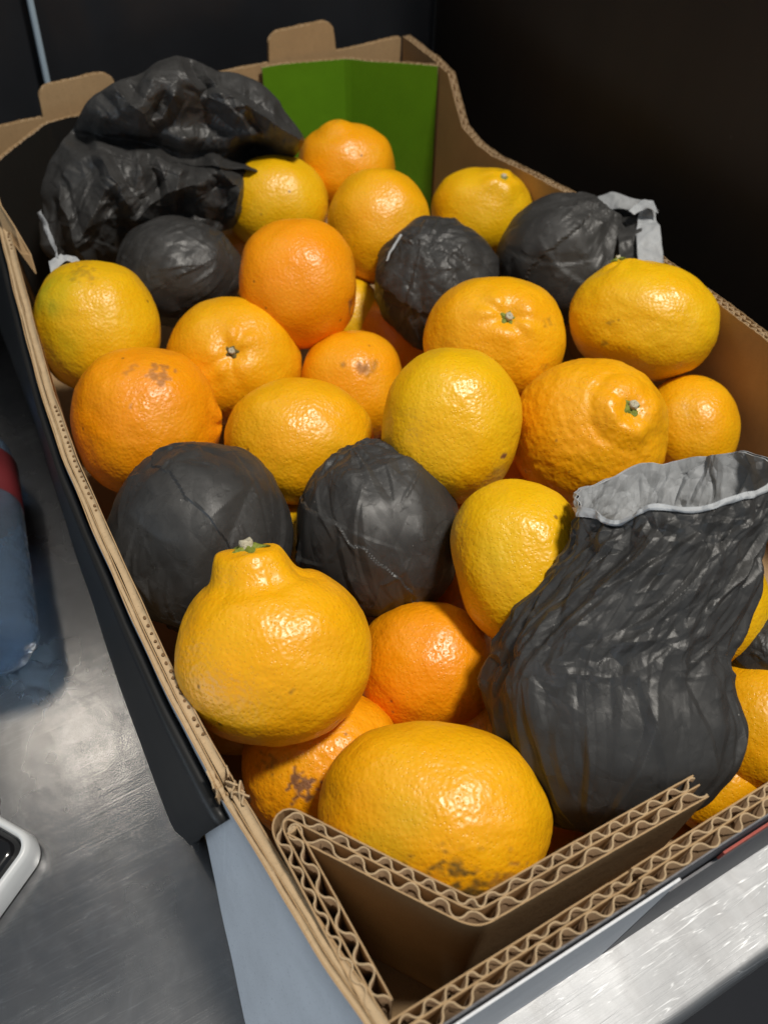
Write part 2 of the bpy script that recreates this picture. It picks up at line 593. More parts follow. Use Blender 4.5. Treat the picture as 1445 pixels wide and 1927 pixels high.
def curtain():
    ctrl = [(-1.3, 0.60), (-0.30, 0.598), (-0.07, 0.602), (-0.045, 0.64), (-0.035, 0.70), (0.0, 0.745), (0.12, 0.765), (0.30, 0.765), (0.469, 0.755)]
    pts = []
    for a, b in zip(ctrl[:-1], ctrl[1:]):
        d = math.dist(a, b)
        m = max(2, int(d / 0.006))
        for k in range(m): pts.append((a[0] + (b[0] - a[0]) * k / m, a[1] + (b[1] - a[1]) * k / m))
    pts.append(ctrl[-1])
    P = np.array(pts)
    for _ in range(6): P[1:-1] = (P[:-2] + 2 * P[1:-1] + P[2:]) / 4
    T = np.gradient(P, axis=0)
    T /= np.linalg.norm(T, axis=1, keepdims=True)
    N = np.stack([T[:, 1], -T[:, 0]], 1)
    s = np.concatenate([[0], np.cumsum(np.linalg.norm(np.diff(P, axis=0), axis=1))])
    zs = np.linspace(0.002, 0.60, 40)
    V, F = [], []
    for z in zs:
        q = np.stack([s * 9 + z * 0.9, np.full_like(s, z * 1.3), np.full_like(s, 3.3)], 1)
        f = pnoise(q) * 0.012 + pnoise(q * 2.7 + 9) * 0.005
        for i in range(len(P)): V.append((P[i, 0] + N[i, 0] * f[i], P[i, 1] + N[i, 1] * f[i], z))
    n = len(P)
    for j in range(len(zs) - 1):
        for i in range(n - 1): F.append([j * n + i, j * n + i + 1, (j + 1) * n + i + 1, (j + 1) * n + i])
    o = mesh_obj('curtain', V, F, M['curtain'])
    so = o.modifiers.new('thick', 'SOLIDIFY')
    so.thickness = 0.001
    tag(o, 'black plastic curtain hanging in soft folds behind the cardboard box', 'curtain')


curtain()

# ------------------------------------------------------------------ cardboard box
box = empty('cardboard_box', (0.2, 0.35, 0.0))
tag(box, 'open cardboard fruit box with tabs, torn rim and green printed lining', 'box')
bpy.context.view_layer.update()


def under_box(o):
    o.parent = box
    o.matrix_parent_inverse = Matrix.Translation((-0.2, -0.35, 0))
    return o


def resample(path, step):
    P = [np.array(p, float) for p in path]
    out, n = [], []
    for a, b in zip(P[:-1], P[1:]):
        d = np.linalg.norm(b - a)
        m = max(1, int(round(d / step)))
        for k in range(m): out.append(a + (b - a) * k / m)
    out.append(P[-1])
    return np.array(out)


def smooth_path(P, it):
    P = P.copy()
    for _ in range(it): P[1:-1] = (P[:-2] + 2 * P[1:-1] + P[2:]) / 4
    return P


def normals2(P):
    T = np.gradient(P, axis=0)
    T /= np.linalg.norm(T, axis=1, keepdims=True)
    return np.stack([-T[:, 1], T[:, 0]], 1)


def board(name, path, layers, ztop, z0=0.006, step=0.0009, round_it=5, seed=0, mats=None, jit=0.0006, label=None):
    """corrugated board standing on edge along a plan path.
    layers, from the path's right side to its left: ('liner', t) or ('flute', height, pitch)"""
    P = smooth_path(resample(path, step), round_it)
    N = normals2(P)
    s = np.concatenate([[0], np.cumsum(np.linalg.norm(np.diff(P, axis=0), axis=1))])
    total = sum(l[1] for l in layers)
    zt = np.array([ztop(v) for v in s]) if callable(ztop) else np.full(len(s), ztop)
    off = -total / 2
    rs = np.random.RandomState(seed)
    part = under_box(empty(name))
    part.location = (0, 0, 0)
    if label: part['label'] = label
    fb, li = MB(), 0
    nl = [l for l in layers if l[0] == 'liner']
    outs = []
    for l in layers:
        q3 = np.stack([s * 60, np.full_like(s, off * 900), np.full_like(s, seed * 1.7)], 1)
        wob = pnoise(q3) * jit + pnoise(q3 * 5 + 3) * jit * 0.8
        if l[0] == 'liner':
            m = MB()
            dn = pnoise(q3 * 0.25 + 11) * 0.00012
            z1 = zt + wob
            m.ribbon(P + N * (off + dn)[:, None], P + N * (off + l[1] + dn)[:, None], np.full(len(s), z0), z1)
            mt = (mats or {}).get(li, M['kraft'])
            o = m.build('liner', mt, part, False)
            outs.append(o)
            li += 1
        else:
            h, pitch = l[1], l[2]
            ph = rs.rand() * 6
            ph2 = 2 * math.pi * s / pitch + ph + pnoise(q3 * 0.45 + 5) * 2.2
            sw = np.sin(ph2)
            sw = np.sign(sw) * np.abs(sw) ** 0.6
            c = off + h / 2 + sw * (h / 2 - 0.0002) * (0.96 + 0.32 * pnoise(q3 * 0.7))
            th = 0.00032
            W = P + N * c[:, None]
            WN = normals2(W)
            fb.ribbon(W - WN * th, W + WN * th, np.full(len(s), z0), zt + wob * 1.5 - 0.0004)
        off += l[1]
    if fb.V:
        fm = [0 if (max(fb.V[q][2] for q in f_) - min(fb.V[q][2] for q in f_)) < 0.02 else 1 for f_ in fb.F]
        mesh_obj('fluting', fb.V, fb.F, [M['kraft_pale'], M['medium_shaded']], part, True, fm)
    return part


L5 = [('liner', 0.0006), ('flute', 0.0046, 0.0122), ('liner', 0.0006), ('flute', 0.0034, 0.0092), ('liner', 0.0006)]
LB = [('liner', 0.0005), ('flute', 0.0026, 0.0050), ('liner', 0.0005), ('flute', 0.0030, 0.0064), ('liner', 0.0005)]
L3 = [('liner', 0.0005), ('flute', 0.0030, 0.0060), ('liner', 0.0005)]

# base
bs = MB()
bs.box((-0.028, -0.002, 0.001), (0.408, 0.704, 0.006))
under_box(bs.build('base', M['kraft']))


def front_top(s):
    return 0.160 + 0.0006 * math.sin(s * 60) - (0.0022 if 0.094 < s < 0.104 else 0)


board('front_wall', [(0.010, 0.0035), (0.408, 0.0035)], L5, front_top, seed=3, mats={0: M['grey_print'], 1: M['kraft'], 2: M['kraft']}, round_it=0, label='front cardboard wall with open flutes along its rim')
# front printed sheet: white, grey and red bands
fp = MB()
fp.box((0.0, -0.0032, 0.006), (0.131, -0.0022, 0.153))
fp.V[0] = (-0.045, -0.0032, 0.006)
fp.V[3] = (-0.045, -0.0022, 0.006)
fpw = under_box(fp.build('printed_panel', M['white_print']))
fp = MB()
fp.box((0.133, -0.0032, 0.006), (0.40, -0.0022, 0.131))
under_box(fp.build('printed_panel', M['grey_print']))['label'] = 'grey printed lower panel on the front'
fp = MB()
fp.box((0.158, -0.0032, 0.133), (0.40, -0.0022, 0.141))
under_box(fp.build('printed_stripe', M['red_print']))

# triangular corner post at the front left, its lining running on along the front wall
board('corner_post', [(0.0108, 0.0130), (0.0080, 0.0560), (0.0062, 0.0835), (0.0085, 0.0860), (0.0520, 0.0262), (0.0560, 0.0225), (0.159, 0.0200)], L5,
      lambda s: 0.1600 + 0.0008 * math.sin(s * 40), z0=0.007, seed=8, round_it=9, label='folded triangular cardboard post in the front left corner')

# left long wall: bulges out, torn near the front
LW = [(0.0045, 0.0035), (0.0035, 0.012), (-0.0014, 0.037), (-0.0061, 0.0743), (-0.0093, 0.0987), (-0.011, 0.1116), (-0.015, 0.1584), (-0.0169, 0.2048),
      (-0.0183, 0.2615), (-0.0193, 0.3189), (-0.0173, 0.3738), (-0.0132, 0.4303), (-0.0072, 0.501), (-0.0026, 0.5548), (0.003, 0.638), (0.004, 0.697)]


def left_wall():
    P = smooth_path(resample(LW, 0.0012), 12)
    T = np.gradient(P, axis=0)
    T /= np.linalg.norm(T, axis=1, keepdims=True)
    N = np.stack([T[:, 1], -T[:, 0]], 1)       # towards the inside of the box
    s = np.concatenate([[0], np.cumsum(np.linalg.norm(np.diff(P, axis=0), axis=1))])
    y = P[:, 1]
    zt = 0.1525 + 0.0075 * (1 - sstep(0.02, 0.10, y)) + 0.008 * sstep(0.57, 0.60, y)
    tear = np.exp(-((y - 0.112) / 0.006) ** 2)
    part = under_box(empty('left_wall'))
    part.location = (0, 0, 0)
    part['label'] = 'long cardboard side wall bowed outwards with a torn rim'
    off = 0.0
    base_x = -0.028
    spec = [('liner', 0.0007, 0.0), ('core', 0.0020, -0.0009), ('liner', 0.0006, -0.0001), ('core', 0.0036, -0.0003), ('liner', 0.0006, 0.0002)]
    for li, (kind, th, dz) in enumerate(spec):
        q3 = np.stack([s * 90, np.full_like(s, li * 7.7), np.full_like(s, 2.0)], 1)
        nz = pnoise(q3) * 0.0007 + pnoise(q3 * 3.1) * 0.0005
        z1 = zt + dz + nz * (1.0 if kind == 'core' else 0.7) - tear * 0.004 * abs(np.sin(li * 2.2 + 1)) + tear * pnoise(q3 * 4) * 0.006
        if kind == 'core' and li == 3:
            dots = (np.sin(2 * np.pi * s / 0.0062) > 0.55) * (0.5 + 0.5 * np.sign(pnoise(q3 * 0.25 + 4) + 0.15))
            z1 = z1 - 0.0009 * dots * 0
        bow = pnoise(q3 * 0.35 + 2) * 0.0005
        nzv = 7
        V, F = [], []
        n = len(P)
        # leaned: the foot of the wall stands further out than the rim
        for k in range(nzv):
            f = k / (nzv - 1)
            lean = (1 - f) ** 1.3
            for side in (0, 1):
                o = off + side * th + bow + (0 if not side else 0)
                X = P[:, 0] + N[:, 0] * o
                Y = P[:, 1] + N[:, 1] * o
                X = X * (1 - lean) + (np.interp(y, [0.0, 0.057, 0.154, 0.2, 0.7], [-0.046, -0.042, -0.027, -0.027, -0.027]) + o) * lean
                Z = 0.0065 + (z1 - 0.0065) * f
                for i in range(n): V.append((X[i], Y[i], Z[i]))
        for k in range(nzv - 1):
            for side in (0, 1):
                a = (2 * k + side) * n
                b = (2 * k + 2 + side) * n
                for i in range(n - 1):
                    q = [a + i, a + i + 1, b + i + 1, b + i]
                    F.append(q if side else q[::-1])
        t0, t1 = (2 * nzv - 2) * n, (2 * nzv - 1) * n
        for i in range(n - 1): F.append([t0 + i, t0 + i + 1, t1 + i + 1, t1 + i])
        for e in (0, n - 1):
            for k in range(nzv - 1): F.append([2 * k * n + e, (2 * k + 1) * n + e, (2 * k + 3) * n + e, (2 * k + 2) * n + e])
        mt = M['kraft'] if kind == 'liner' else M['kraft_pale']
        if li == 0:
            ns = (nzv - 1) * 2 * (n - 1)
            fm = [0 if (q < ns and (q // (n - 1)) % 2 == 0) else 1 for q in range(len(F))]
            mesh_obj('liner', V, F, [M['white_print'], M['kraft']], part, True, fm)
        else:
            mesh_obj('liner' if kind == 'liner' else 'fluting', V, F, mt, part, True)
        off += th
    # dark chips painting the shade of flute openings along the rim
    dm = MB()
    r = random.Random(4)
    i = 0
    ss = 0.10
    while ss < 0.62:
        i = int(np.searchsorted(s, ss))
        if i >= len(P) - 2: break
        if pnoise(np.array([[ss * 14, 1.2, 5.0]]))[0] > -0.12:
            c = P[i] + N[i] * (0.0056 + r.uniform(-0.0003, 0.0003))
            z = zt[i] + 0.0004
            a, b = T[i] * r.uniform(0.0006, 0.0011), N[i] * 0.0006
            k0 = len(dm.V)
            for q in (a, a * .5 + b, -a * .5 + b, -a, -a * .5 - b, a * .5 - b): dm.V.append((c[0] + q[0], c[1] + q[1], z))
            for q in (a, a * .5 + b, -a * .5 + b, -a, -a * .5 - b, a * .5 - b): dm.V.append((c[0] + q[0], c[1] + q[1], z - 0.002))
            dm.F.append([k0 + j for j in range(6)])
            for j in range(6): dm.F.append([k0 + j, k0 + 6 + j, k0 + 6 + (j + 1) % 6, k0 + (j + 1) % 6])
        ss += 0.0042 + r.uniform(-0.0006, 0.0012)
    d = tag(dm.build('flute_shade_chips', M['flute_dark'], part), kind='stuff')
    # torn shreds of paper at the tear
    tm = MB()
    for k in range(9):
        yy = 0.108 + r.uniform(-0.009, 0.008)
        i = int(np.searchsorted(y, yy))
        c = P[i] + N[i] * r.uniform(-0.002, 0.008)
        w = r.uniform(0.002, 0.005)
        ang = r.uniform(-0.9, 0.9)
        t2 = np.array([math.cos(ang) * T[i][0] - math.sin(ang) * T[i][1], math.sin(ang) * T[i][0] + math.cos(ang) * T[i][1]])
        n2 = np.array([-t2[1], t2[0]]) * 0.00035
        k0 = len(tm.V)
        hh = [r.uniform(-0.0005, 0.0035) for _ in range(4)]
        for j in range(4):
            p = c + t2 * w * (j / 1.5 - 1) + N[i] * r.uniform(-0.0006, 0.0006)
            for sgn in (-1, 1):
                tm.V.append((p[0] + n2[0] * sgn, p[1] + n2[1] * sgn, zt[i] + hh[j]))
                tm.V.append((p[0] + n2[0] * sgn, p[1] + n2[1] * sgn, zt[i] - 0.006))
        for j in range(3):
            a_ = k0 + 4 * j
            b_ = a_ + 4
            tm.F += [[a_, a_ + 2, b_ + 2, b_], [a_, b_, b_ + 1, a_ + 1], [a_ + 2, a_ + 3, b_ + 3, b_ + 2]]
    tag(tm.build('torn_shreds', M['kraft_pale'], part), kind='stuff')


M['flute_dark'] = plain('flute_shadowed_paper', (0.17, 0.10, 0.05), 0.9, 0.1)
left_wall()

# black sleeve along the middle of the left side
def sleeve():
    ys = np.linspace(0.150, 0.60, 90)
    prof = []
    V, F = [], []
    rimx = np.interp(ys, [p[1] for p in LW], [p[0] for p in LW])
    nk = 12
    for i, yv in enumerate(ys):
        e = 1 - sstep(0.150, 0.162, yv)
        for k in range(nk):
            f = k / (nk - 1)
            z = 0.004 + f * 0.140
            foot = -0.030 - 0.006 * sstep(0, .35, f) * (1 - sstep(0.35, 1, f)) - 0.004 * math.sin(yv * 9)
            xx = foot * (1 - f ** 1.4) + (rimx[i] - 0.0012) * f ** 1.4
            xx += 0.006 * e * (1 - f)
            yy = 0.60 - (0.60 - yv) * (0.60 - (0.152 - 0.050 * f)) / 0.45
            xx += pnoise(np.array([[yv * 18, f * 3, 2.2]]))[0] * 0.0016 * (1 - f)
            rx = float(np.interp(yy, [p[1] for p in LW], [p[0] for p in LW]))
            xx += (rx - rimx[i]) * f ** 1.4
            V.append((xx, yy, z))
    for i in range(len(ys) - 1):
        for k in range(nk - 1): F.append([i * nk + k, i * nk + k + 1, (i + 1) * nk + k + 1, (i + 1) * nk + k])
    o = under_box(mesh_obj('black_side_panel', V, F, M['black_plastic']))
    so = o.modifiers.new('thick', 'SOLIDIFY')
    so.thickness = 0.004
    so.offset = 1


sleeve()

# right long wall with its rim sweeping up to the back corner
RZ_Y = [0.0, 0.10, 0.221, 0.269, 0.319, 0.372, 0.431, 0.479, 0.533, 0.5585, 0.5858, 0.6032, 0.6144, 0.637, 0.70]
RZ_Z = [0.160, 0.146, 0.1431, 0.142, 0.1396, 0.138, 0.1355, 0.128, 0.118, 0.1165, 0.121, 0.1414, 0.1560, 0.1585, 0.159]
board('right_wall', [(0.4045, 0.010), (0.4045, 0.697)], LB, lambda s: float(np.interp(s + 0.010, RZ_Y, RZ_Z)), seed=5, round_it=0, step=0.0011,
      mats={2: M['kraft'], 0: M['kraft']}, label='long cardboard side wall whose rim sweeps up at the back')


# back wall with two tabs
def back_top(s):
    x = s + 0.004
    z = 0.1575 + 0.004 * math.sin(max(0, min(1, (x - 0.10) / 0.22)) * math.pi)
    for a, b, top in ((0.0655, 0.1300, 0.181), (0.2660, 0.3320, 0.1845)):
        if a < x < b:
            e = min(x - a, b - x)
            rr = 0.013
            z = max(z, top - (0 if e > rr else rr - math.sqrt(max(0, rr * rr - (rr - e) ** 2))) - (0.006 if e < 0.0012 else 0))
    return z


board('back_wall', [(0.400, 0.7005), (0.004, 0.7005)][::-1], L3, back_top, seed=6, round_it=0, step=0.0010, label='back cardboard wall with two rounded tabs')
# linings that fold across the back corners
board('lining', [(0.004, 0.6300), (0.0600, 0.6835), (0.0660, 0.6880), (0.2000, 0.6930)], L3, lambda s: 0.1585 + 0.0008 * math.sin(s * 50), z0=0.007, seed=11, round_it=8,
      mats={0: M['black_print'], 1: M['kraft']}, label='black printed lining across the back left corner')
board('lining', [(0.2560, 0.6930), (0.3330, 0.6850), (0.3380, 0.6820), (0.4000, 0.6300)], L3, lambda s: 0.1610 - 0.004 * sstep(0.0, 0.08, s) + 0.0006 * math.sin(s * 50), z0=0.007, seed=12,
      round_it=2, mats={0: M['green_print'], 1: M['kraft']}, label='green printed lining across the back right corner')

# torn brown flap on the inside of the left wall near the back
tf = MB()
r = random.Random(2)
pl = [(0.0015, 0.560, 0.153), (0.0030, 0.590, 0.171), (0.0040, 0.575, 0.172), (0.0085, 0.548, 0.160), (0.0115, 0.530, 0.146), (0.0100, 0.522, 0.136), (0.0060, 0.535, 0.146)]
b0 = len(tf.V)
for p in pl: tf.V.append(p)
for p in pl: tf.V.append((p[0] - 0.0008, p[1] - 0.0004, p[2] - 0.0006))
n = len(pl)
tf.F.append(list(range(n)))
tf.F.append([n + k for k in range(n)][::-1])
for k in range(n): tf.F.append([k, n + k, n + (k + 1) % n, (k + 1) % n])
under_box(tf.build('torn_flap', M['kraft']))

# ------------------------------------------------------------------ fruit
FRUIT = [
    {'c': [0.2833, 0.5837, 0.112], 'q': [0.8371, 0.4977, -0.1086, -0.1993], 'r': [0.0413, 0.0373, 0.0393], 'mat': 'orange', 'label': 'orange with a small peaked tip resting against the green lining at the back', 'sub': 5, 'shape': [([-0.222, 0.886, 0.406], 'peak')], 'calyx': [], 'marks': [([-0.133, 0.886, 0.443], 0.12, 'green', 0.5)], 'dent': []},
    {'c': [0.2078, 0.5593, 0.113], 'q': [0.8495, 0.4898, -0.071, -0.1827], 'r': [0.0419, 0.0375, 0.0397], 'mat': 'yellow', 'label': 'yellow orange touching the crumpled black sheet at the back', 'sub': 5, 'shape': [], 'calyx': [], 'marks': [], 'dent': []},
    {'c': [0.2658, 0.4915, 0.112], 'q': [0.85, 0.4676, -0.1172, -0.2123], 'r': [0.0406, 0.044, 0.0423], 'mat': 'amber', 'label': 'tall smooth amber orange behind the small black knotted wrap', 'sub': 5, 'shape': [], 'calyx': [], 'marks': [], 'dent': []},
    {'c': [0.3602, 0.4865, 0.1], 'q': [0.8381, 0.461, -0.1679, -0.2386], 'r': [0.0421, 0.0361, 0.0391], 'mat': 'yellow', 'label': 'yellow orange with green stem button near the right wall at the back', 'sub': 5, 'shape': [([0.368, 0.663, 0.652], 'nub')], 'calyx': [([0.368, 0.698, 0.614], 0.00525, 'calyx')], 'marks': [], 'dent': []},
    {'c': [0.1704, 0.4332, 0.128], 'q': [0.8686, 0.4502, -0.0695, -0.195], 'r': [0.0418, 0.0438, 0.0428], 'mat': 'deep', 'label': 'deep orange smooth fruit with a dark button on its right side', 'sub': 5, 'shape': [], 'calyx': [], 'marks': [([0.83, -0.289, 0.476], 0.16, 'scar', 0.8), ([0.08, -0.273, 0.959], 0.03, 'scar', 1), ([0.846, -0.52, 0.116], 0.1, 'soot', 0.6)], 'dent': [([0.875, -0.306, 0.375], 0.05, 0.15)]},
    {'c': [0.0331, 0.4669, 0.118], 'q': [0.8804, 0.4487, 0.037, -0.1486], 'r': [0.0412, 0.0444, 0.0428], 'mat': 'yellow', 'label': 'greenish yellow orange against the left wall below the crumpled sheet', 'sub': 6, 'shape': [], 'calyx': [], 'marks': [([-0.706, 0.452, 0.546], 0.8, 'green', 0.75), ([-0.622, -0.274, 0.734], 0.6, 'green', 0.5), ([-0.16, 0.774, 0.612], 0.35, 'soot', 0.35)], 'dent': []},
    {'c': [0.1099, 0.416, 0.094], 'q': [0.8887, 0.4185, -0.0241, -0.1858], 'r': [0.0469, 0.0447, 0.0458], 'mat': 'amber', 'label': 'amber orange with brown stem button facing up, left of centre', 'sub': 6, 'shape': [([-0.039, 0.157, 0.987], 'dimple')], 'calyx': [([-0.039, 0.165, 0.985], 0.00625, 'calyx_brown')], 'marks': [([0.362, -0.331, 0.872], 0.025, 'scar', 1)], 'dent': []},
    {'c': [0.1803, 0.3721, 0.076], 'q': [0.8905, 0.3917, -0.0827, -0.2162], 'r': [0.0378, 0.0404, 0.0391], 'mat': 'orange', 'label': 'half buried orange with brown blemishes between stem fruit in the middle', 'sub': 5, 'shape': [], 'calyx': [], 'marks': [([0.172, 0.308, 0.936], 0.16, 'scar', 0.7), ([-0.152, 0.355, 0.922], 0.06, 'soot', 0.8), ([0.273, 0.355, 0.894], 0.2, 'soot', 0.5)], 'dent': []},
    {'c': [0.2622, 0.3207, 0.122], 'q': [0.8696, 0.3952, -0.1626, -0.2474], 'r': [0.0473, 0.0433, 0.0453], 'mat': 'amber', 'label': 'amber orange with green stem star in a furrowed dimple, right of centre', 'sub': 6, 'shape': [([0.172, 0.387, 0.906], 'dimple')], 'calyx': [([0.172, 0.387, 0.906], 0.007, 'calyx')], 'marks': [([0.687, 0.298, 0.663], 0.14, 'soot', 0.5), ([0.634, -0.363, 0.683], 0.12, 'soot', 0.3)], 'dent': []},
    {'c': [0.3571, 0.2849, 0.13], 'q': [0.8132, 0.4071, -0.1952, -0.3673], 'r': [0.0486, 0.0379, 0.0432], 'mat': 'yellow', 'label': 'wide yellow orange with a faint scratch by the right wall', 'sub': 6, 'shape': [([-0.469, 0.84, 0.274], 'knob')], 'calyx': [([-0.494, 0.861, 0.122], 0.005, 'calyx')], 'marks': [([-0.375, -0.157, 0.913], 0.09, 'soot', 0.5), ([-0.38, -0.437, 0.815], 0.09, 'soot', 0.5), ([-0.398, -0.675, 0.621], 0.06, 'soot', 0.5)], 'dent': [([-0.361, -0.246, 0.9], 0.02, 0.12)]},
    {'c': [0.0346, 0.3711, 0.11], 'q': [0.9013, 0.3963, 0.0315, -0.1719], 'r': [0.0443, 0.0471, 0.0457], 'mat': 'deep', 'label': 'deep orange fruit with a pale brown scar on top, by the left wall', 'sub': 6, 'shape': [([0.971, 0.0, 0.24], 'knob')], 'calyx': [], 'marks': [([0.182, 0.589, 0.788], 0.24, 'scar', 0.62), ([-0.182, 0.638, 0.748], 0.12, 'scar', 0.4), ([-0.204, 0.177, 0.963], 0.05, 'scar', 0.5)], 'dent': []},
    {'c': [0.1131, 0.3098, 0.11], 'q': [0.9047, 0.3688, -0.0461, -0.2083], 'r': [0.0449, 0.0391, 0.042], 'mat': 'amber', 'label': 'plain glossy amber orange behind the two round black wraps', 'sub': 6, 'shape': [], 'calyx': [], 'marks': [], 'dent': []},
    {'c': [0.1848, 0.2514, 0.142], 'q': [0.8688, 0.3669, -0.0992, -0.3173], 'r': [0.0401, 0.0444, 0.0422], 'mat': 'yellow', 'label': 'tall yellow orange with a tiny brown spot, in the centre of the box', 'sub': 6, 'shape': [], 'calyx': [], 'marks': [([0.752, -0.236, 0.616], 0.09, 'scar', 1), ([0.637, -0.442, 0.632], 0.14, 'soot', 0.35), ([-0.981, 0.156, 0.114], 0.04, 'scar', 1)], 'dent': []},
    {'c': [0.2668, 0.2232, 0.122], 'q': [0.8812, 0.3325, -0.2019, -0.2688], 'r': [0.0451, 0.0443, 0.0447], 'mat': 'pebbly', 'label': 'pebbly orange with a folded nipple and bright green stem star', 'sub': 6, 'pebbly': 1, 'shape': [([0.5, 0.29, 0.816], 'nipple')], 'calyx': [([0.493, 0.341, 0.801], 0.00775, 'calyx')], 'marks': [], 'dent': []},
    {'c': [0.3574, 0.2193, 0.085], 'q': [0.8676, 0.319, -0.2512, -0.2871], 'r': [0.0309, 0.0356, 0.0333], 'mat': 'amber', 'label': 'amber orange partly hidden behind the pebbly nippled fruit by right wall', 'sub': 5, 'shape': [], 'calyx': [], 'marks': [([-0.076, 0.38, 0.922], 0.25, 'soot', 0.18)], 'dent': [([-0.022, 0.33, 0.944], 0.03, 0.2)]},
    {'c': [0.1687, 0.1564, 0.136], 'q': [0.9375, 0.2536, -0.1785, -0.1579], 'r': [0.0346, 0.0429, 0.0387], 'mat': 'yellow', 'label': 'smooth yellow kidney shaped orange touching the big open paper wrap', 'sub': 6, 'shape': [], 'calyx': [], 'marks': [([-0.354, 0.113, 0.929], 0.5, 'green', 0.25)], 'dent': [([-0.984, -0.005, 0.179], 0.05, 0.35), ([0.788, -0.407, 0.462], 0.04, 0.5)]},
    {'c': [0.0355, 0.1638, 0.142], 'q': [0.9416, 0.2544, -0.0005, -0.2206], 'r': [0.0446, 0.041, 0.0428], 'mat': 'amber', 'label': 'large amber fruit with a thick raised neck at the front left', 'sub': 6, 'shape': [([-0.231, 0.907, 0.354], 'sumo')], 'calyx': [([-0.215, 0.898, 0.384], 0.009, 'calyx')], 'marks': [([0.164, -0.373, 0.913], 0.05, 'soot', 0.5), ([-0.546, 0.604, 0.581], 0.02, 'scar', 0.8)], 'dent': []},
    {'c': [0.1135, 0.1505, 0.082], 'q': [0.9394, 0.226, -0.0852, -0.2432], 'r': [0.0367, 0.0353, 0.036], 'mat': 'deep', 'label': 'deep orange glossy fruit in the shade below the round black wrap', 'sub': 6, 'shape': [], 'calyx': [], 'marks': [([-0.492, -0.464, 0.737], 0.03, 'scar', 1), ([-0.469, -0.6, 0.648], 0.02, 'scar', 1), ([0.781, -0.12, 0.613], 0.04, 'scar', 0.8)], 'dent': [([-0.508, -0.56, 0.655], 0.03, 0.2)]},
    {'c': [0.0412, 0.1302, 0.076], 'q': [0.9539, 0.1873, -0.014, -0.2339], 'r': [0.0408, 0.0373, 0.0391], 'mat': 'orange', 'label': 'orange with a rough dark brown scar low by the left wall', 'sub': 6, 'pebbly': 1, 'shape': [], 'calyx': [], 'marks': [([-0.217, -0.248, 0.944], 0.27, 'scar', 1), ([-0.625, 0.0, 0.781], 0.22, 'soot', 0.5), ([0.033, -0.276, 0.961], 0.16, 'scar', 0.4)], 'dent': []},
    {'c': [0.0692, 0.072, 0.117], 'q': [0.9376, 0.1506, -0.0584, -0.308], 'r': [0.0501, 0.0387, 0.0444], 'mat': 'amber', 'label': 'largest wide amber orange at the front with sooty dark stain underneath', 'sub': 6, 'shape': [], 'calyx': [], 'marks': [([0.231, -0.717, 0.657], 0.55, 'soot', 0.9), ([-0.398, -0.511, 0.762], 0.5, 'green', 0.75), ([-0.215, -0.077, 0.974], 0.35, 'green', 0.3), ([0.609, -0.566, 0.556], 0.36, 'scar', 0.55)], 'dent': []},
    {'c': [0.2639, 0.0456, 0.055], 'q': [0.9175, 0.1469, -0.2468, -0.2752], 'r': [0.0333, 0.0362, 0.0348], 'mat': 'amber', 'label': 'amber orange at the right edge beside the front cardboard wall', 'sub': 6, 'shape': [], 'calyx': [], 'marks': [], 'dent': []},
    {'c': [0.2735, 0.1106, 0.082], 'q': [0.9031, 0.2201, -0.2399, -0.28], 'r': [0.0346, 0.0357, 0.0352], 'mat': 'yellow', 'label': 'yellow orange peeping out behind the big open paper wrap on the right', 'sub': 5, 'shape': [], 'calyx': [], 'marks': [], 'dent': []},
    {'c': [0.2192, 0.4619, 0.06], 'q': [0.8748, 0.4278, -0.0885, -0.2097], 'r': [0.0301, 0.0335, 0.0318], 'mat': 'yellow', 'label': 'small yellow sliver of an orange deep behind the deep orange fruit', 'sub': 5, 'shape': [], 'calyx': [], 'marks': [], 'dent': []},
    {'c': [0.2514, 0.4352, 0.045], 'q': [0.8769, 0.4104, -0.1121, -0.2237], 'r': [0.0413, 0.0383, 0.0398], 'mat': 'deep', 'label': 'dark orange fruit deep under the small knotted black wrap', 'sub': 5, 'shape': [], 'calyx': [], 'marks': [], 'dent': []},
    {'c': [0.1243, 0.1079, 0.048], 'q': [0.947, 0.1734, -0.1029, -0.25], 'r': [0.0348, 0.0309, 0.0328], 'mat': 'orange', 'label': 'orange hidden deep between the front fruit and the big paper wrap', 'sub': 5, 'shape': [], 'calyx': [], 'marks': [], 'dent': []},
    {'c': [0.1331, 0.0318, 0.045], 'q': [0.9527, 0.098, -0.1348, -0.2543], 'r': [0.0393, 0.0296, 0.0344], 'mat': 'amber', 'label': 'amber orange at the bottom behind the front corner lining', 'sub': 5, 'shape': [], 'calyx': [], 'marks': [], 'dent': []},
    {'c': [0.0858, 0.2641, 0.055], 'q': [0.9277, 0.3022, -0.0265, -0.2175], 'r': [0.0268, 0.0403, 0.0335], 'mat': 'yellow', 'label': 'yellow orange deep between the two round black wraps', 'sub': 5, 'shape': [], 'calyx': [], 'marks': [], 'dent': []},
    {'c': [0.195, 0.25, 0.06], 'q': [0.9106, 0.3096, -0.1233, -0.2445], 'r': [0.0383, 0.035, 0.0367], 'mat': 'deep', 'label': 'orange buried under the tall yellow fruit in the middle', 'sub': 5, 'shape': [], 'calyx': [], 'marks': [], 'dent': []},
    {'c': [0.2474, 0.2585, 0.052], 'q': [0.8996, 0.3173, -0.1582, -0.2548], 'r': [0.0345, 0.0349, 0.0347], 'mat': 'orange', 'label': 'orange wedged in the gap left of the pebbly nippled fruit', 'sub': 5, 'shape': [], 'calyx': [], 'marks': [], 'dent': []},
    {'c': [0.0142, 0.197, 0.045], 'q': [0.9477, 0.2304, 0.0287, -0.2191], 'r': [0.0269, 0.0267, 0.0268], 'mat': 'amber', 'label': 'amber orange deep below the thick necked fruit by the left wall', 'sub': 5, 'shape': [], 'calyx': [], 'marks': [], 'dent': []},
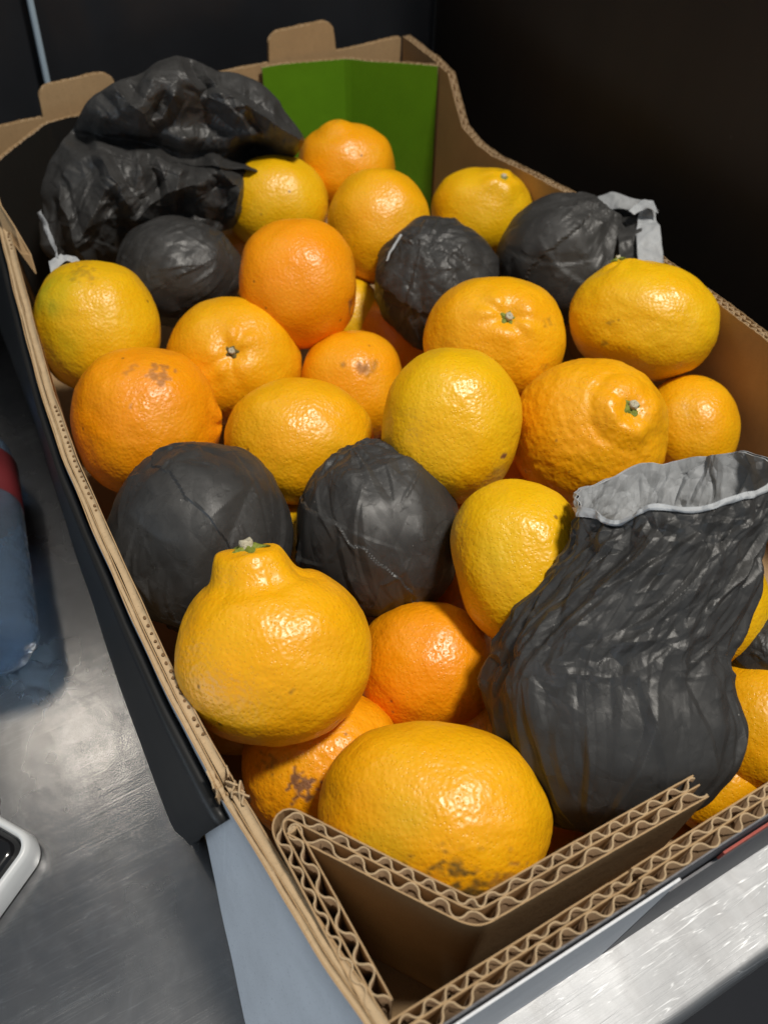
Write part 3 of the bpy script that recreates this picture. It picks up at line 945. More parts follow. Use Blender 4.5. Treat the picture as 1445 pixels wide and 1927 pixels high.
    {'c': [0.1634, 0.1873, 0.048], 'q': [0.9286, 0.2516, -0.114, -0.2477], 'r': [0.0261, 0.0293, 0.0277], 'mat': 'deep', 'label': 'orange buried between the pleated black wrap and the kidney shaped fruit', 'sub': 5, 'shape': [], 'calyx': [], 'marks': [], 'dent': []},
    {'c': [0.1795, 0.586, 0.058], 'q': [0.8633, 0.4703, -0.0457, -0.1774], 'r': [0.0346, 0.0335, 0.0341], 'mat': 'amber', 'label': 'amber orange deep beside the dim wrap at the back left', 'sub': 5, 'shape': [], 'calyx': [], 'marks': [], 'dent': []},
    {'c': [0.234, 0.0354, 0.032], 'q': [0.9303, 0.1235, -0.2181, -0.2676], 'r': [0.0271, 0.0277, 0.0274], 'mat': 'amber', 'label': 'amber orange at the bottom between the corner lining end and front wall', 'sub': 5, 'shape': [], 'calyx': [], 'marks': [], 'dent': []},
]
CALYX = {}


def frame_matrix(q):
    return np.array(Quaternion(q).to_matrix())


def feature_shape(n, s, kind, seed):
    """displacement (along radius, along s) of unit vectors n round a stem direction s"""
    s = np.array(s)
    c = n @ s
    th = np.arccos(np.clip(c, -1, 1))
    a = np.cross(s, [0.31, 0.2, 0.93])
    a /= np.linalg.norm(a)
    b = np.cross(s, a)
    ph = np.arctan2(n @ b, n @ a)
    dr, ds = np.zeros(len(n)), np.zeros(len(n))
    if kind == 'sumo':
        pl = 1 - sstep(0.29, 0.46, th)
        ds += 0.27 * pl * (1 - 0.28 * np.clip(th / 0.40, 0, 1) ** 2)
        dr += 0.028 * np.exp(-((th - 0.33) / 0.08) ** 2)
        dr -= 0.022 * np.exp(-((th - 0.54) / 0.07) ** 2)
        w = np.exp(-((th - 0.52) / 0.16) ** 2)
        dr += 0.035 * w * (np.abs(np.cos(ph * 2.5 + 1.2 * np.sin(ph + 1))) - 0.5)
        dr += 0.014 * np.exp(-((th - 0.30) / 0.10) ** 2) * np.sin(ph * 3 + 1)
        ds -= 0.035 * np.exp(-(th / 0.12) ** 2)
    elif kind == 'nipple':
        pl = 1 - sstep(0.22, 0.70, th)
        ds += 0.050 * pl
        dr += 0.030 * np.exp(-((th - 0.30) / 0.10) ** 2) * (1 + 0.9 * np.sin(ph + 2.6))
        w = np.exp(-((th - 0.36) / 0.18) ** 2)
        dr += 0.035 * w * (np.abs(np.cos(ph * 2 + 0.7)) - 0.5)
        dr -= 0.022 * np.exp(-((th - 0.52) / 0.05) ** 2) * (0.6 + 0.4 * np.sin(ph + 4))
        ds -= 0.07 * np.exp(-(th / 0.12) ** 2)
    elif kind == 'dimple':
        ds -= 0.085 * np.exp(-(th / 0.17) ** 2)
        w = np.exp(-((th - 0.28) / 0.17) ** 2)
        dr += 0.022 * w * np.cos(ph * 5 + 1.3 * np.sin(ph * 2 + seed)) + 0.02 * w
    elif kind == 'nub':
        ds += 0.13 * (1 - sstep(0.12, 0.55, th))
        w = np.exp(-((th - 0.35) / 0.18) ** 2)
        dr += 0.03 * w * np.cos(ph * 5 + seed)
        ds -= 0.06 * np.exp(-(th / 0.12) ** 2)
    elif kind == 'peak':
        ds += 0.10 * (1 - sstep(0.05, 0.45, th))
        dr -= 0.015 * np.exp(-((th - 0.45) / 0.10) ** 2)
        ds -= 0.03 * np.exp(-(th / 0.08) ** 2)
    elif kind == 'knob':
        ds += 0.05 * np.exp(-(th / 0.26) ** 2)
        dr += 0.03 * np.exp(-((th - 0.1) / 0.22) ** 2) * np.cos(ph * 4 + th * 9)
    return dr, ds


def make_calyx(parent, C, R3, rad, s, ds_off, size, mat, seed, tilt=None):
    """star of green sepals with a pale stub"""
    s = np.array(s) / np.linalg.norm(s)
    pos = R3 @ (np.array(rad) * (s * ds_off))
    nrm = R3 @ (s / np.array(rad))
    nrm /= np.linalg.norm(nrm)
    a = np.cross(nrm, [0.2, 0.9, 0.3])
    a /= np.linalg.norm(a)
    b = np.cross(nrm, a)
    rs = np.random.RandomState(seed)
    V, F = [], []
    NT, NR = 40, 6
    lob = rs.uniform(0.8, 1.25, 5)
    for side in (0, 1):
        for j in range(NR + 1):
            rr = j / NR
            for k in range(NT):
                ph = 2 * math.pi * k / NT
                kk = ph * 5 / (2 * math.pi)
                l = lob[int(kk) % 5]
                prof = 0.62 + 0.42 * l * (abs(math.cos((kk - math.floor(kk) - 0.5) * math.pi)) ** 1.6)
                R_ = size * rr * prof
                h = size * (0.26 - 0.30 * rr ** 2 + 0.10 * math.sin(ph * 5) * rr) + size * 0.06 * rs.uniform(-1, 1)
                if side: h -= size * 0.25
                p = pos + a * math.cos(ph) * R_ + b * math.sin(ph) * R_ + nrm * h
                V.append(tuple(p))
    nn = (NR + 1) * NT
    for side in (0, 1):
        o = side * nn
        for j in range(NR):
            for k in range(NT):
                k2 = (k + 1) % NT
                q = [o + j * NT + k, o + j * NT + k2, o + (j + 1) * NT + k2, o + (j + 1) * NT + k]
                F.append(q if side else q[::-1])
    for k in range(NT):
        k2 = (k + 1) % NT
        F.append([NR * NT + k, NR * NT + k2, nn + NR * NT + k2, nn + NR * NT + k])
    cal = mesh_obj('calyx', V, F, mat, parent)
    # stub
    m = MB()
    r0 = size * 0.34
    ring = []
    for lev, (rr, h) in enumerate(((1.05, 0.1), (1.0, 0.42), (0.86, 0.52), (0.45, 0.50), (0.12, 0.40))):
        for k in range(12):
            ph = 2 * math.pi * k / 12
            w = rr * (1 + 0.18 * rs.uniform(-1, 1))
            p = pos + (a * math.cos(ph) + b * math.sin(ph)) * r0 * w + nrm * size * (h + 0.06 * rs.uniform(-1, 1))
            m.V.append(tuple(p))
    for lev in range(4):
        for k in range(12):
            k2 = (k + 1) % 12
            m.F.append([lev * 12 + k, lev * 12 + k2, (lev + 1) * 12 + k2, (lev + 1) * 12 + k])
    m.F.append([48 + k for k in range(12)])
    mesh_o = m.build('stem_stub', M['stub'], cal, True)
    return cal


def make_fruit(i, f):
    n, F = ico(f.get('sub', 5))
    R3 = frame_matrix(f['q'])
    rad = np.array(f['r'])
    seed = i * 13 + 5
    off = np.array([seed * 3.1, seed * 1.7, seed * 0.9])
    lump = 0.030 * pnoise(n * 1.1 + off) + 0.014 * pnoise(n * 2.6 + off) + 0.006 * pnoise(n * 6.5 + off) + 0.003 * pnoise(n * 14 + off)
    if f.get('pebbly'): lump = lump + 0.010 * pnoise(n * 9 + off) + 0.006 * np.abs(pnoise(n * 19 + off))
    # a slight squareness and flat spots
    sq = 0.02 * pnoise(np.abs(n) * 1.7 + off)
    R_ = 1 + lump + sq
    pn = (np.abs(n) ** 2.25).sum(1) ** (-1 / 2.25)
    P = n * (R_ * pn)[:, None]
    for (s, kind) in f.get('shape', []):
        s = np.array(s) / np.linalg.norm(s)
        dr, ds = feature_shape(n, s, kind, seed)
        P = P + n * dr[:, None] + s * ds[:, None]
    for (s, depth, wid) in f.get('dent', []):
        s = np.array(s) / np.linalg.norm(s)
        th = np.arccos(np.clip(n @ s, -1, 1))
        P = P - n * (depth * np.exp(-(th / wid) ** 2))[:, None]
    V = (P * rad) @ R3.T
    root = mesh_obj('orange', V, F, M[f['mat']])
    root.location = f['c']
    scar = np.zeros(len(n))
    soot = np.zeros(len(n))
    green = np.zeros(len(n))
    for (s, w, kind, st) in f.get('marks', []):
        s = np.array(s) / np.linalg.norm(s)
        th = np.arccos(np.clip(n @ s, -1, 1))
        if kind == 'scar':
            v = sstep(0.45, 0.62, 1 - th / w + 0.75 * pnoise(n * 13 + off) + 0.35 * pnoise(n * 30 + off)) * (th < w * 1.5)
            scar = np.maximum(scar, v * st)
        elif kind == 'soot':
            v = sstep(0.35, 0.9, 1 - th / w + 0.8 * pnoise(n * 10 + off) + 0.6 * pnoise(n * 26 + off)) * (1 - sstep(w * 0.8, w * 1.5, th))
            soot = np.maximum(soot, v * st)
        else:
            v = (1 - sstep(0, w, th)) * (0.75 + 0.5 * pnoise(n * 4 + off))
            green = np.maximum(green, np.clip(v * st, 0, 1))
    attr(root, 'scar', scar)
    attr(root, 'soot', soot)
    attr(root, 'green', green)
    tag(root, f['label'], 'orange', 'oranges piled in the cardboard box')
    for (s, size, mat) in f.get('calyx', []):
        s = np.array(s) / np.linalg.norm(s)
        k = int(np.argmax(n @ s))
        ds_off = float(np.linalg.norm(P[k]))
        make_calyx(root, None, R3, rad, P[k] / ds_off, ds_off, size, M[mat], seed)
    return root


for i, f in enumerate(FRUIT): make_fruit(i, f)

# ------------------------------------------------------------------ paper-wrapped fruit
WRAP = [
    {'c': [0.033, 0.2663, 0.114], 'q': [0.9233, 0.3288, 0.0221, -0.197], 'r': [0.0494, 0.0526, 0.051], 'label': 'round black paper wrap with flat facets against the left wall', 'twist': [-0.28, -0.953, 0.12], 'edges': [([0.694, 0.71, 0.117], 0.25, 0.02)], 'facets': 40, 'sub': 7, 'cr': 1.25},
    {'c': [0.1239, 0.2253, 0.11], 'q': [0.9195, 0.3089, -0.0772, -0.2307], 'r': [0.0464, 0.0503, 0.0483], 'label': 'round black paper wrap with gathered pleats in the centre front', 'twist': [-0.351, 0.898, 0.265], 'edges': [([-0.633, -0.768, 0.103], 0.35, 0.02)], 'npl': 13, 'plw': 0.7, 'sub': 7},
    {'c': [0.2724, 0.4147, 0.105], 'q': [0.8603, 0.4332, -0.1385, -0.2303], 'r': [0.0444, 0.0471, 0.0457], 'label': 'small black wrap with knotted top beside the green stemmed fruit', 'twist': [-0.162, 0.533, 0.831], 'edges': [([0.108, 0.779, 0.618], 0.25, 0.05)], 'cr': 1.5, 'npl': 9},
    {'c': [0.3709, 0.3869, 0.11], 'q': [0.8417, 0.4262, -0.2038, -0.2614], 'r': [0.0506, 0.0484, 0.0495], 'label': 'black paper wrap whose loose edge hangs over the right wall', 'twist': [0.614, 0.742, 0.269], 'edges': [([-0.73, 0.675, 0.109], 0.3, 0.025)], 'cr': 0.8},
    {'c': [0.1083, 0.5198, 0.105], 'q': [0.8684, 0.4682, -0.0127, -0.1627], 'r': [0.0466, 0.0402, 0.0434], 'label': 'dim black wrap tucked under the crumpled sheet at back left', 'twist': [0.696, 0.71, 0.107], 'edges': [], 'cr': 1.1},
    {'c': [0.2896, 0.0712, 0.075], 'q': [0.9034, 0.1842, -0.2642, -0.2831], 'r': [0.0297, 0.0235, 0.0266], 'label': 'black wrap mostly cut off by the right edge of the picture', 'twist': [-0.455, 0.562, 0.691], 'edges': []},
]


def wrap_surface(n, f, seed):
    rs = np.random.RandomState(seed)
    off = rs.rand(3) * 40
    K = f.get('facets', 46)
    md = rs.randn(K, 3)
    md /= np.linalg.norm(md, axis=1, keepdims=True)
    h = rs.uniform(0.955, 1.01, K)
    dots = n @ md.T
    rr = np.where(dots > 0.3, h / np.maximum(dots, 0.3), 1.06)
    # soft minimum keeps the folds crisp without knife edges
    kk = 70.0
    r = -np.log(np.exp(-kk * rr).sum(1) + np.exp(-kk * 1.045)) / kk
    r = r + 0.012
    tw = np.array(f['twist'])
    tw = tw / np.linalg.norm(tw)
    th = np.arccos(np.clip(n @ tw, -1, 1))
    a = np.cross(tw, [0.31, 0.2, 0.93])
    a /= np.linalg.norm(a)
    b = np.cross(tw, a)
    ph = np.arctan2(n @ b, n @ a)
    q = np.stack([np.cos(ph) * 1.6, np.sin(ph) * 1.6, th * 0.8], 1) + off
    pleat = tri(ph * f.get('npl', 11) / (2 * np.pi) + 0.9 * pnoise(q))
    pl_w = np.exp(-((th - 0.35) / f.get('plw', 0.55)) ** 2)
    r = r + 0.012 * pleat * pl_w * sstep(0.0, 0.25, th)
    cr = f.get('cr', 1.0)
    fm_ = sstep(-0.25, 0.35, pnoise(n * 1.7 + off + 21))
    r = r + facet_ball(n, 60, 0.030, seed + 11, tw, 0.6) * cr
    r = r + facet_ball(n, 260, 0.021, seed + 12, tw, 0.55) * (0.25 + 0.75 * fm_) * cr
    r = r + facet_ball(n, 1100, 0.0075, seed + 13, tw, 0.6) * (0.15 + 0.85 * fm_) * cr
    r = r + creases_sphere(n, tw, seed + 3, int(40 * cr), 1.0, 0.6, 0.75)
    r = r + creases_sphere(n, tw, seed + 4, int(60 * cr), 0.42, 0.4, 1.4)
    # overlapping paper edges: a step in the surface
    for (d, o, st) in f.get('edges', []):
        d = np.array(d) / np.linalg.norm(np.array(d))
        c = n @ d - o + 0.10 * pnoise(n * 2.3 + off + 9) + 0.03 * pnoise(n * 7 + off)
        r = r + st * sstep(-0.008, 0.008, c) * (1 - 0.6 * sstep(0.05, 0.5, c))
    return r


def make_wrap(i, f):
    n, F = ico(f.get('sub', 6))
    R3 = frame_matrix(f['q'])
    r = wrap_surface(n, f, 100 + 7 * i)
    V = (n * r[:, None] * np.array(f['r'])) @ R3.T
    o = mesh_obj('wrapped_orange', V, F, M['black_paper'], None, False)
    o.location = f['c']
    tag(o, f['label'], 'wrapped orange', 'oranges wrapped in black tissue paper')
    return o


WO = [make_wrap(i, f) for i, f in enumerate(WRAP)]


def two_sided(o, th=0.0004, rim=2):
    so = o.modifiers.new('thick', 'SOLIDIFY')
    so.thickness = th
    so.offset = -1
    so.material_offset = 1
    so.material_offset_rim = rim


# the big opened wrap at the front right: ball below, flared collar above
BAG = {'c': [0.1605, 0.0692, 0.128], 'q': [0.9326, 0.1724, -0.1766, -0.2633], 's': 0.000245, 'levels': [[-212.0, -28.0, -10.0, 0.002, 0.0, 0.0, 0.0], [-198.0, -110.0, 65.0, 0.02, 0.0, 0.0, 0.0], [-155.0, -168.0, 162.0, 0.038, 0.0, 0.0, 0.0], [-90.0, -200.0, 218.0, 0.048, 0.0, 0.0, 0.0], [-20.0, -222.0, 230.0, 0.052, 0.0, 0.0, 0.0], [50.0, -229.0, 216.0, 0.052, 0.0, 0.0, 0.0], [97.5128, -219.9014, 204.976, 0.05, 1.9901, 4.9751, 0.002], [148.1359, -202.4524, 238.9926, 0.047, 4.9379, 13.826, 0.005], [215.6255, -161.7192, 279.3331, 0.044, 8.821, 27.4433, 0.008], [281.3505, -101.8683, 302.6943, 0.042, 12.6123, 43.6578, 0.012], [336.9512, -57.7631, 317.6968, 0.039, 16.3662, 59.6885, 0.015], [382.1045, -36.2999, 322.8783, 0.037, 19.1052, 74.5104, 0.018], [422.8792, -30.4093, 324.9993, 0.036, 20.9064, 87.4267, 0.02]]}


def make_bag():
    C = np.array(BAG['c'])
    R3 = frame_matrix(BAG['q'])
    s = BAG['s']                       # metres per pixel of the tracing
    lev = BAG['levels']                # (y, xl, xr, depth, tiltx, tiltw, w0)
    A = np.array(lev, float)
    nv, nu = 300, 600
    vv = np.linspace(0, 1, nv)
    kn = np.linspace(0, 1, len(A))
    def smooth_interp(col):
        y = np.interp(vv, kn, A[:, col])
        for _ in range(40): y[1:-1] = (y[:-2] + 2 * y[1:-1] + y[2:]) / 4
        return y
    Y, XL, XR, D, TX, TW, W0 = [smooth_interp(k) for k in range(7)]
    ph = np.linspace(0, 2 * np.pi, nu, endpoint=False)
    PH, VI = np.meshgrid(ph, np.arange(nv))
    v = vv[VI]
    hw, xc = (XR - XL)[VI] / 2 * s, (XR + XL)[VI] / 2 * s
    cosp, sinp = np.cos(PH), np.sin(PH)
    q = np.stack([np.cos(PH) * 2.0, np.sin(PH) * 2.0, v * 1.1], -1).reshape(-1, 3)
    q2 = np.stack([np.cos(PH) * 1.0, np.sin(PH) * 1.0, v * 2.6], -1).reshape(-1, 3)
    slant = 0.55 * v
    r = np.random.RandomState(91)
    UA = (PH.ravel() * 0.048)                     # arc length round the sack (m)
    VA = v.ravel() * 0.19                         # length along it (m)
    L_ = 2 * np.pi * 0.048
    segs = []
    for k in range(120):                          # folds gathered below the open mouth
        v0 = 0.19 * (0.48 + 0.50 * r.rand())
        ln = r.uniform(0.014, 0.042)
        wd = r.uniform(0.003, 0.008)
        segs.append((r.rand() * L_, v0, math.pi / 2 + 0.06 + r.randn() * 0.20, ln, wd, wd * r.uniform(0.25, 0.55) * (1 if r.rand() < 0.7 else -0.7), r.uniform(-0.3, 0.3), r.uniform(0.10, 0.7)))
    for k in range(70):                           # long folds running down over the ball
        v0 = 0.19 * r.uniform(0.16, 0.62)
        ln = r.uniform(0.025, 0.070)
        wd = r.uniform(0.004, 0.011)
        segs.append((r.rand() * L_, v0, math.pi / 2 + 0.02 + r.randn() * 0.16, ln, wd, wd * r.uniform(0.16, 0.34) * (1 if r.rand() < 0.75 else -0.7), r.uniform(-0.15, 0.15), r.uniform(0.06, 0.35)))
    for k in range(90):                           # short cross folds
        v0 = 0.19 * (0.25 + 0.73 * r.rand())
        wd = r.uniform(0.003, 0.007)
        segs.append((r.rand() * L_, v0, r.uniform(0, math.pi), r.uniform(0.006, 0.018), wd, wd * r.uniform(0.12, 0.32) * (1 if r.rand() < 0.6 else -1), r.uniform(-0.3, 0.3), r.uniform(0.15, 0.8)))
    disp = np.zeros(len(UA))
    for sh in (-L_, 0, L_):
        disp += creases_plane(UA, VA, [(g[0] + sh,) + g[1:] for g in segs], 0.0032)
    disp *= 0.68
    up = sstep(0.25, 0.6, v.ravel())
    disp += facet_plane(UA, VA, (0, 0), (L_, 0.19), 0.013, 0.034, 0.0040, 301, L_) * (0.25 + 0.75 * up)
    disp += facet_plane(UA, VA, (0, 0), (L_, 0.19), 0.0065, 0.013, 0.0019, 302, L_) * (0.12 + 0.88 * up)
    disp += facet_plane(UA, VA, (0, 0), (L_, 0.19), 0.0034, 0.0055, 0.0006, 303, L_) * (0.15 + 0.85 * up)
    disp *= 1 - 0.45 * sstep(0.93, 1.0, v.ravel())
    disp *= 0.35 + 0.65 * sstep(0.0, 0.12, v.ravel())
    disp = disp.reshape(v.shape)
    X = xc + (hw + disp) * cosp
    W = W0[VI] + (D[VI] + disp) * sinp
    Yp = Y[VI] * s + TX[VI] * s * cosp - TW[VI] * s * sinp
    rim = sstep(0.90, 1.0, v)
    Yp = Yp + rim * 0.006 * (pnoise(np.stack([np.cos(PH) * 2.2, np.sin(PH) * 2.2, 0 * PH + 3], -1).reshape(-1, 3)).reshape(v.shape))
    X = X + rim * 0.0015 * pnoise(q * 2 + 50).reshape(v.shape)
    P = np.stack([X, Yp, W], -1).reshape(-1, 3) @ R3.T
    F = []
    for j in range(nv - 1):
        for k in range(nu):
            k2 = (k + 1) % nu
            F.append([j * nu + k, (j + 1) * nu + k, (j + 1) * nu + k2, j * nu + k2])
    F.append([k for k in range(nu)])
    o = mesh_obj('wrapped_orange', P, F, [M['black_paper'], M['pale_paper'], M['white_edge']], None, False)
    o.location = C
    two_sided(o, 0.0006)
    # the pale hem turned down over the mouth
    rows = 7
    G = P.reshape(nv, nu, 3)
    rad_dir = (np.stack([cosp, 0 * cosp, sinp], -1)[0]) @ R3.T
    wq = np.stack([np.cos(ph) * 1.5, np.sin(ph) * 1.5, np.full_like(ph, 8.0)], 1)
    wid = 7.5 + 6.0 * pnoise(wq) + 2.0 * pnoise(wq * 4)
    wid = np.clip(wid, 2.0, 16)
    CV = []
    for q_ in range(rows):
        f = q_ / (rows - 1)
        ri = (nv - 1) - wid * f
        i0 = np.floor(ri).astype(int)
        fr = (ri - i0)[:, None]
        i1 = np.minimum(i0 + 1, nv - 1)
        row = G[i0, np.arange(nu)] * (1 - fr) + G[i1, np.arange(nu)] * fr
        CV.append(row + rad_dir * (0.0010 + 0.0006 * math.sin(f * math.pi)) + R3[:, 1] * (0.0008 if q_ == 0 else 0))
    CF = []
    for q_ in range(rows - 1):
        for k in range(nu):
            k2 = (k + 1) % nu
            CF.append([q_ * nu + k, q_ * nu + k2, (q_ + 1) * nu + k2, (q_ + 1) * nu + k])
    hem = mesh_obj('paper_hem', np.concatenate(CV), CF, [M['white_edge'], M['white_edge'], M['white_edge']], o, False)
    two_sided(hem, 0.0003)
    tag(o, 'largest black paper wrap, gathered like a sack and open at top showing its pale lining', 'wrapped orange', 'oranges wrapped in black tissue paper')


make_bag()

# a crumpled empty sheet of black tissue at the back left
SHEET = {'c': [0.1336, 0.5979, 0.15], 'q': [0.842, 0.5182, -0.0266, -0.148], 's': 0.0004161, 'outline': [[-240, -100], [-225, -50], [-200, 0], [-160, 50], [-105, 105], [-60, 135], [0, 162], [60, 170], [120, 155], [180, 130], [220, 100], [240, 65], [250, 38], [238, 0], [222, -27], [190, -14], [158, -2], [148, -35], [130, -78], [115, -112], [80, -127], [30, -127], [-30, -134], [-80, -157], [-120, -182], [-160, -202], [-200, -214], [-217, -182], [-230, -140]], 'dome': 0.026, 'fold': 0.036, 'amp': 1.0, 'ridges': [([(-200, -130), (-110, -50), (-10, -45), (90, -40), (130, -70)], 115, 0.024, 0), ([(-90, 85), (0, 130), (90, 135), (180, 95), (230, 40)], 80, 0.026, 0), ([(-150, 45), (-60, 34), (30, 7), (120, 10), (170, 15)], 34, -0.022, 0), ([(170, 20), (225, -8)], 34, -0.024, 0), ([(-122, 32), (-40, 15), (30, -12)], 15, 0.011, 1), ([(-80, 132), (-20, 62)], 24, 0.013, 1), ([(90, 105), (140, 70), (182, 0)], 20, 0.015, 1), ([(25, 105), (2, 68)], 16, 0.01, 1), ([(110, 112), (160, 85), (235, 38)], 17, 0.011, 1), ([(-160, -130), (-110, -50)], 22, 0.01, 1), ([(-60, -95), (0, -52), (75, -30)], 20, 0.01, 1), ([(88, 0), (122, -40), (110, -95)], 18, 0.015, 1), ([(-20, -112), (35, -104), (90, -124)], 16, 0.01, 1), ([(-110, 0), (-70, -70)], 18, 0.009, 1), ([(-30, 0), (-10, -60)], 16, -0.008, 1), ([(40, -30), (20, -100)], 18, -0.009, 1), ([(-190, -60), (-160, -170)], 18, 0.009, 1), ([(60, 160), (90, 100)], 18, -0.01, 1), ([(-10, 160), (-50, 100)], 20, -0.009, 1)]}


def dome_sheet(name, S, seed, label=None, cat=None, parent=None, group=None):
    C = np.array(S['c'])
    R3 = frame_matrix(S['q'])
    s = S['s']
    O = np.array(S['outline'], float) * s      # local x, y (m)
    na, nr = 460, 150
    # resample the outline by angle round its own centre
    closed = np.vstack([O, O[:1]])
    seg = np.linalg.norm(np.diff(closed, axis=0), axis=1)
    cum = np.concatenate([[0], np.cumsum(seg)])
    t = np.linspace(0, cum[-1], na, endpoint=False)
    ox, oy = np.interp(t, cum, closed[:, 0]), np.interp(t, cum, closed[:, 1])
    for _ in range(3):
        ox = (np.roll(ox, 1) + 2 * ox + np.roll(ox, -1)) / 4
        oy = (np.roll(oy, 1) + 2 * oy + np.roll(oy, -1)) / 4
    rho = np.linspace(0, 1, nr)
    RHO, AI = np.meshgrid(rho, np.arange(na), indexing='ij')
    x, y = RHO * ox[AI], RHO * oy[AI]
    dm = S['dome'] * (1 - RHO ** 2.2) ** 0.8
    p3 = np.stack([x, y, 0 * x], -1).reshape(-1, 3)
    sc = 1.0 / S.get('fold', 0.03)
    w = dm.ravel()
    for (line, bw, bh, sharp) in S['ridges']:
        d = np.full(len(p3), 9.0)
        L2 = np.array(line, float) * s
        for a, b in zip(L2[:-1], L2[1:]):
            ab = b - a
            t_ = np.clip(((p3[:, :2] - a) @ ab) / (ab @ ab), 0, 1)
            d = np.minimum(d, np.linalg.norm(p3[:, :2] - a - t_[:, None] * ab, axis=1))
        x_ = np.clip(1 - d / (bw * s), 0, 1)
        w = w + bh * (x_ if sharp else x_ * x_ * (3 - 2 * x_))
    q = p3 * sc + seed
    r = np.random.RandomState(seed)
    ext = np.abs(O).max()
    cr = crumple(q, [0.5, 1.1], [0.0040, 0.0026], seed, 3) * S.get('amp', 1.0)
    segs = []
    for k in range(S.get('nseg', 150)):
        wd = r.uniform(0.005, 0.022)
        segs.append((r.uniform(-ext, ext), r.uniform(-ext, ext), r.uniform(0, 2 * math.pi), r.uniform(0.015, 0.055), wd, wd * r.uniform(0.22, 0.55) * (1 if r.rand() < 0.6 else -0.9), r.uniform(-0.3, 0.3), r.uniform(0.12, 0.8)))
    for k in range(S.get('nseg', 150)):
        wd = r.uniform(0.003, 0.008)
        segs.append((r.uniform(-ext, ext), r.uniform(-ext, ext), r.uniform(0, 2 * math.pi), r.uniform(0.006, 0.022), wd, wd * r.uniform(0.2, 0.45) * (1 if r.rand() < 0.6 else -0.9), r.uniform(-0.3, 0.3), r.uniform(0.12, 0.8)))
    cr = cr * 0.4 + creases_plane(p3[:, 0], p3[:, 1], segs, 0.002) * S.get('amp', 1.0) * 0.45
    lo, hi = (-ext * 1.05, -ext * 1.05), (ext * 1.05, ext * 1.05)
    for cell, am in ((0.030, 0.0060), (0.013, 0.0030), (0.006, 0.0012)):
        cr = cr + facet_plane(p3[:, 0], p3[:, 1], lo, hi, cell, cell * 1.3, am, seed + int(cell * 1e4)) * S.get('amp', 1.0)
    edge = 1 - 0.5 * sstep(0.85, 1, RHO.ravel())
    w = w + cr * edge
    shx = crumple(q + 31, [0.8, 2.0], [0.003, 0.0015], seed + 1, 2)
    shy = crumple(q + 57, [0.8, 2.0], [0.003, 0.0015], seed + 2, 2)
    P = np.stack([p3[:, 0] + shx, p3[:, 1] + shy, w], -1) @ R3.T
    F = []
    for j in range(nr - 1):
        for k in range(na):
            k2 = (k + 1) % na
            F.append([j * na + k, (j + 1) * na + k, (j + 1) * na + k2, j * na + k2][::-1])
    o = mesh_obj(name, P, F, [M['black_paper'], M['black_paper'], M['black_paper']], parent, False)
    if parent is None: o.location = C
    else: o.location = C - np.array(parent.location)
    two_sided(o)
    if label: tag(o, label, cat, group)
    return o


SH = dome_sheet('tissue_paper', SHEET, 21, 'large crumpled sheet of black tissue arching over the back left corner', 'tissue paper')


# loose strips: turned-up edges with the pale side showing
def strip(name, pts_a, pts_b, mats, parent, seed, n_u=60, n_v=16, amp=0.0016):
    A, B = resample(pts_a, 0.002), resample(pts_b, 0.002)
    def even(P):
        s_ = np.concatenate([[0], np.cumsum(np.linalg.norm(np.diff(P, axis=0), axis=1))])
        t = np.linspace(0, s_[-1], n_u)
        return np.stack([np.interp(t, s_, P[:, k]) for k in range(3)], 1)
    A, B = even(A), even(B)
    V = []
    for j in range(n_v):
        f = j / (n_v - 1)
        V.append(A * (1 - f) + B * f)
    V = np.concatenate(V)
    nn = np.cross(A[-1] - A[0], B[n_u // 2] - A[n_u // 2])
    nn /= np.linalg.norm(nn)
    V = V + nn * (crumple(V * 40, [0.8, 2.0, 4.5], [amp, amp * 0.6, amp * 0.3], seed, 3))[:, None]
    F = []
    for j in range(n_v - 1):
        for k in range(n_u - 1): F.append([j * n_u + k, j * n_u + k + 1, (j + 1) * n_u + k + 1, (j + 1) * n_u + k])
    loc = np.array(parent.location)
    o = mesh_obj(name, V - loc, F, mats, parent)
    two_sided(o, 0.0003)
    return o


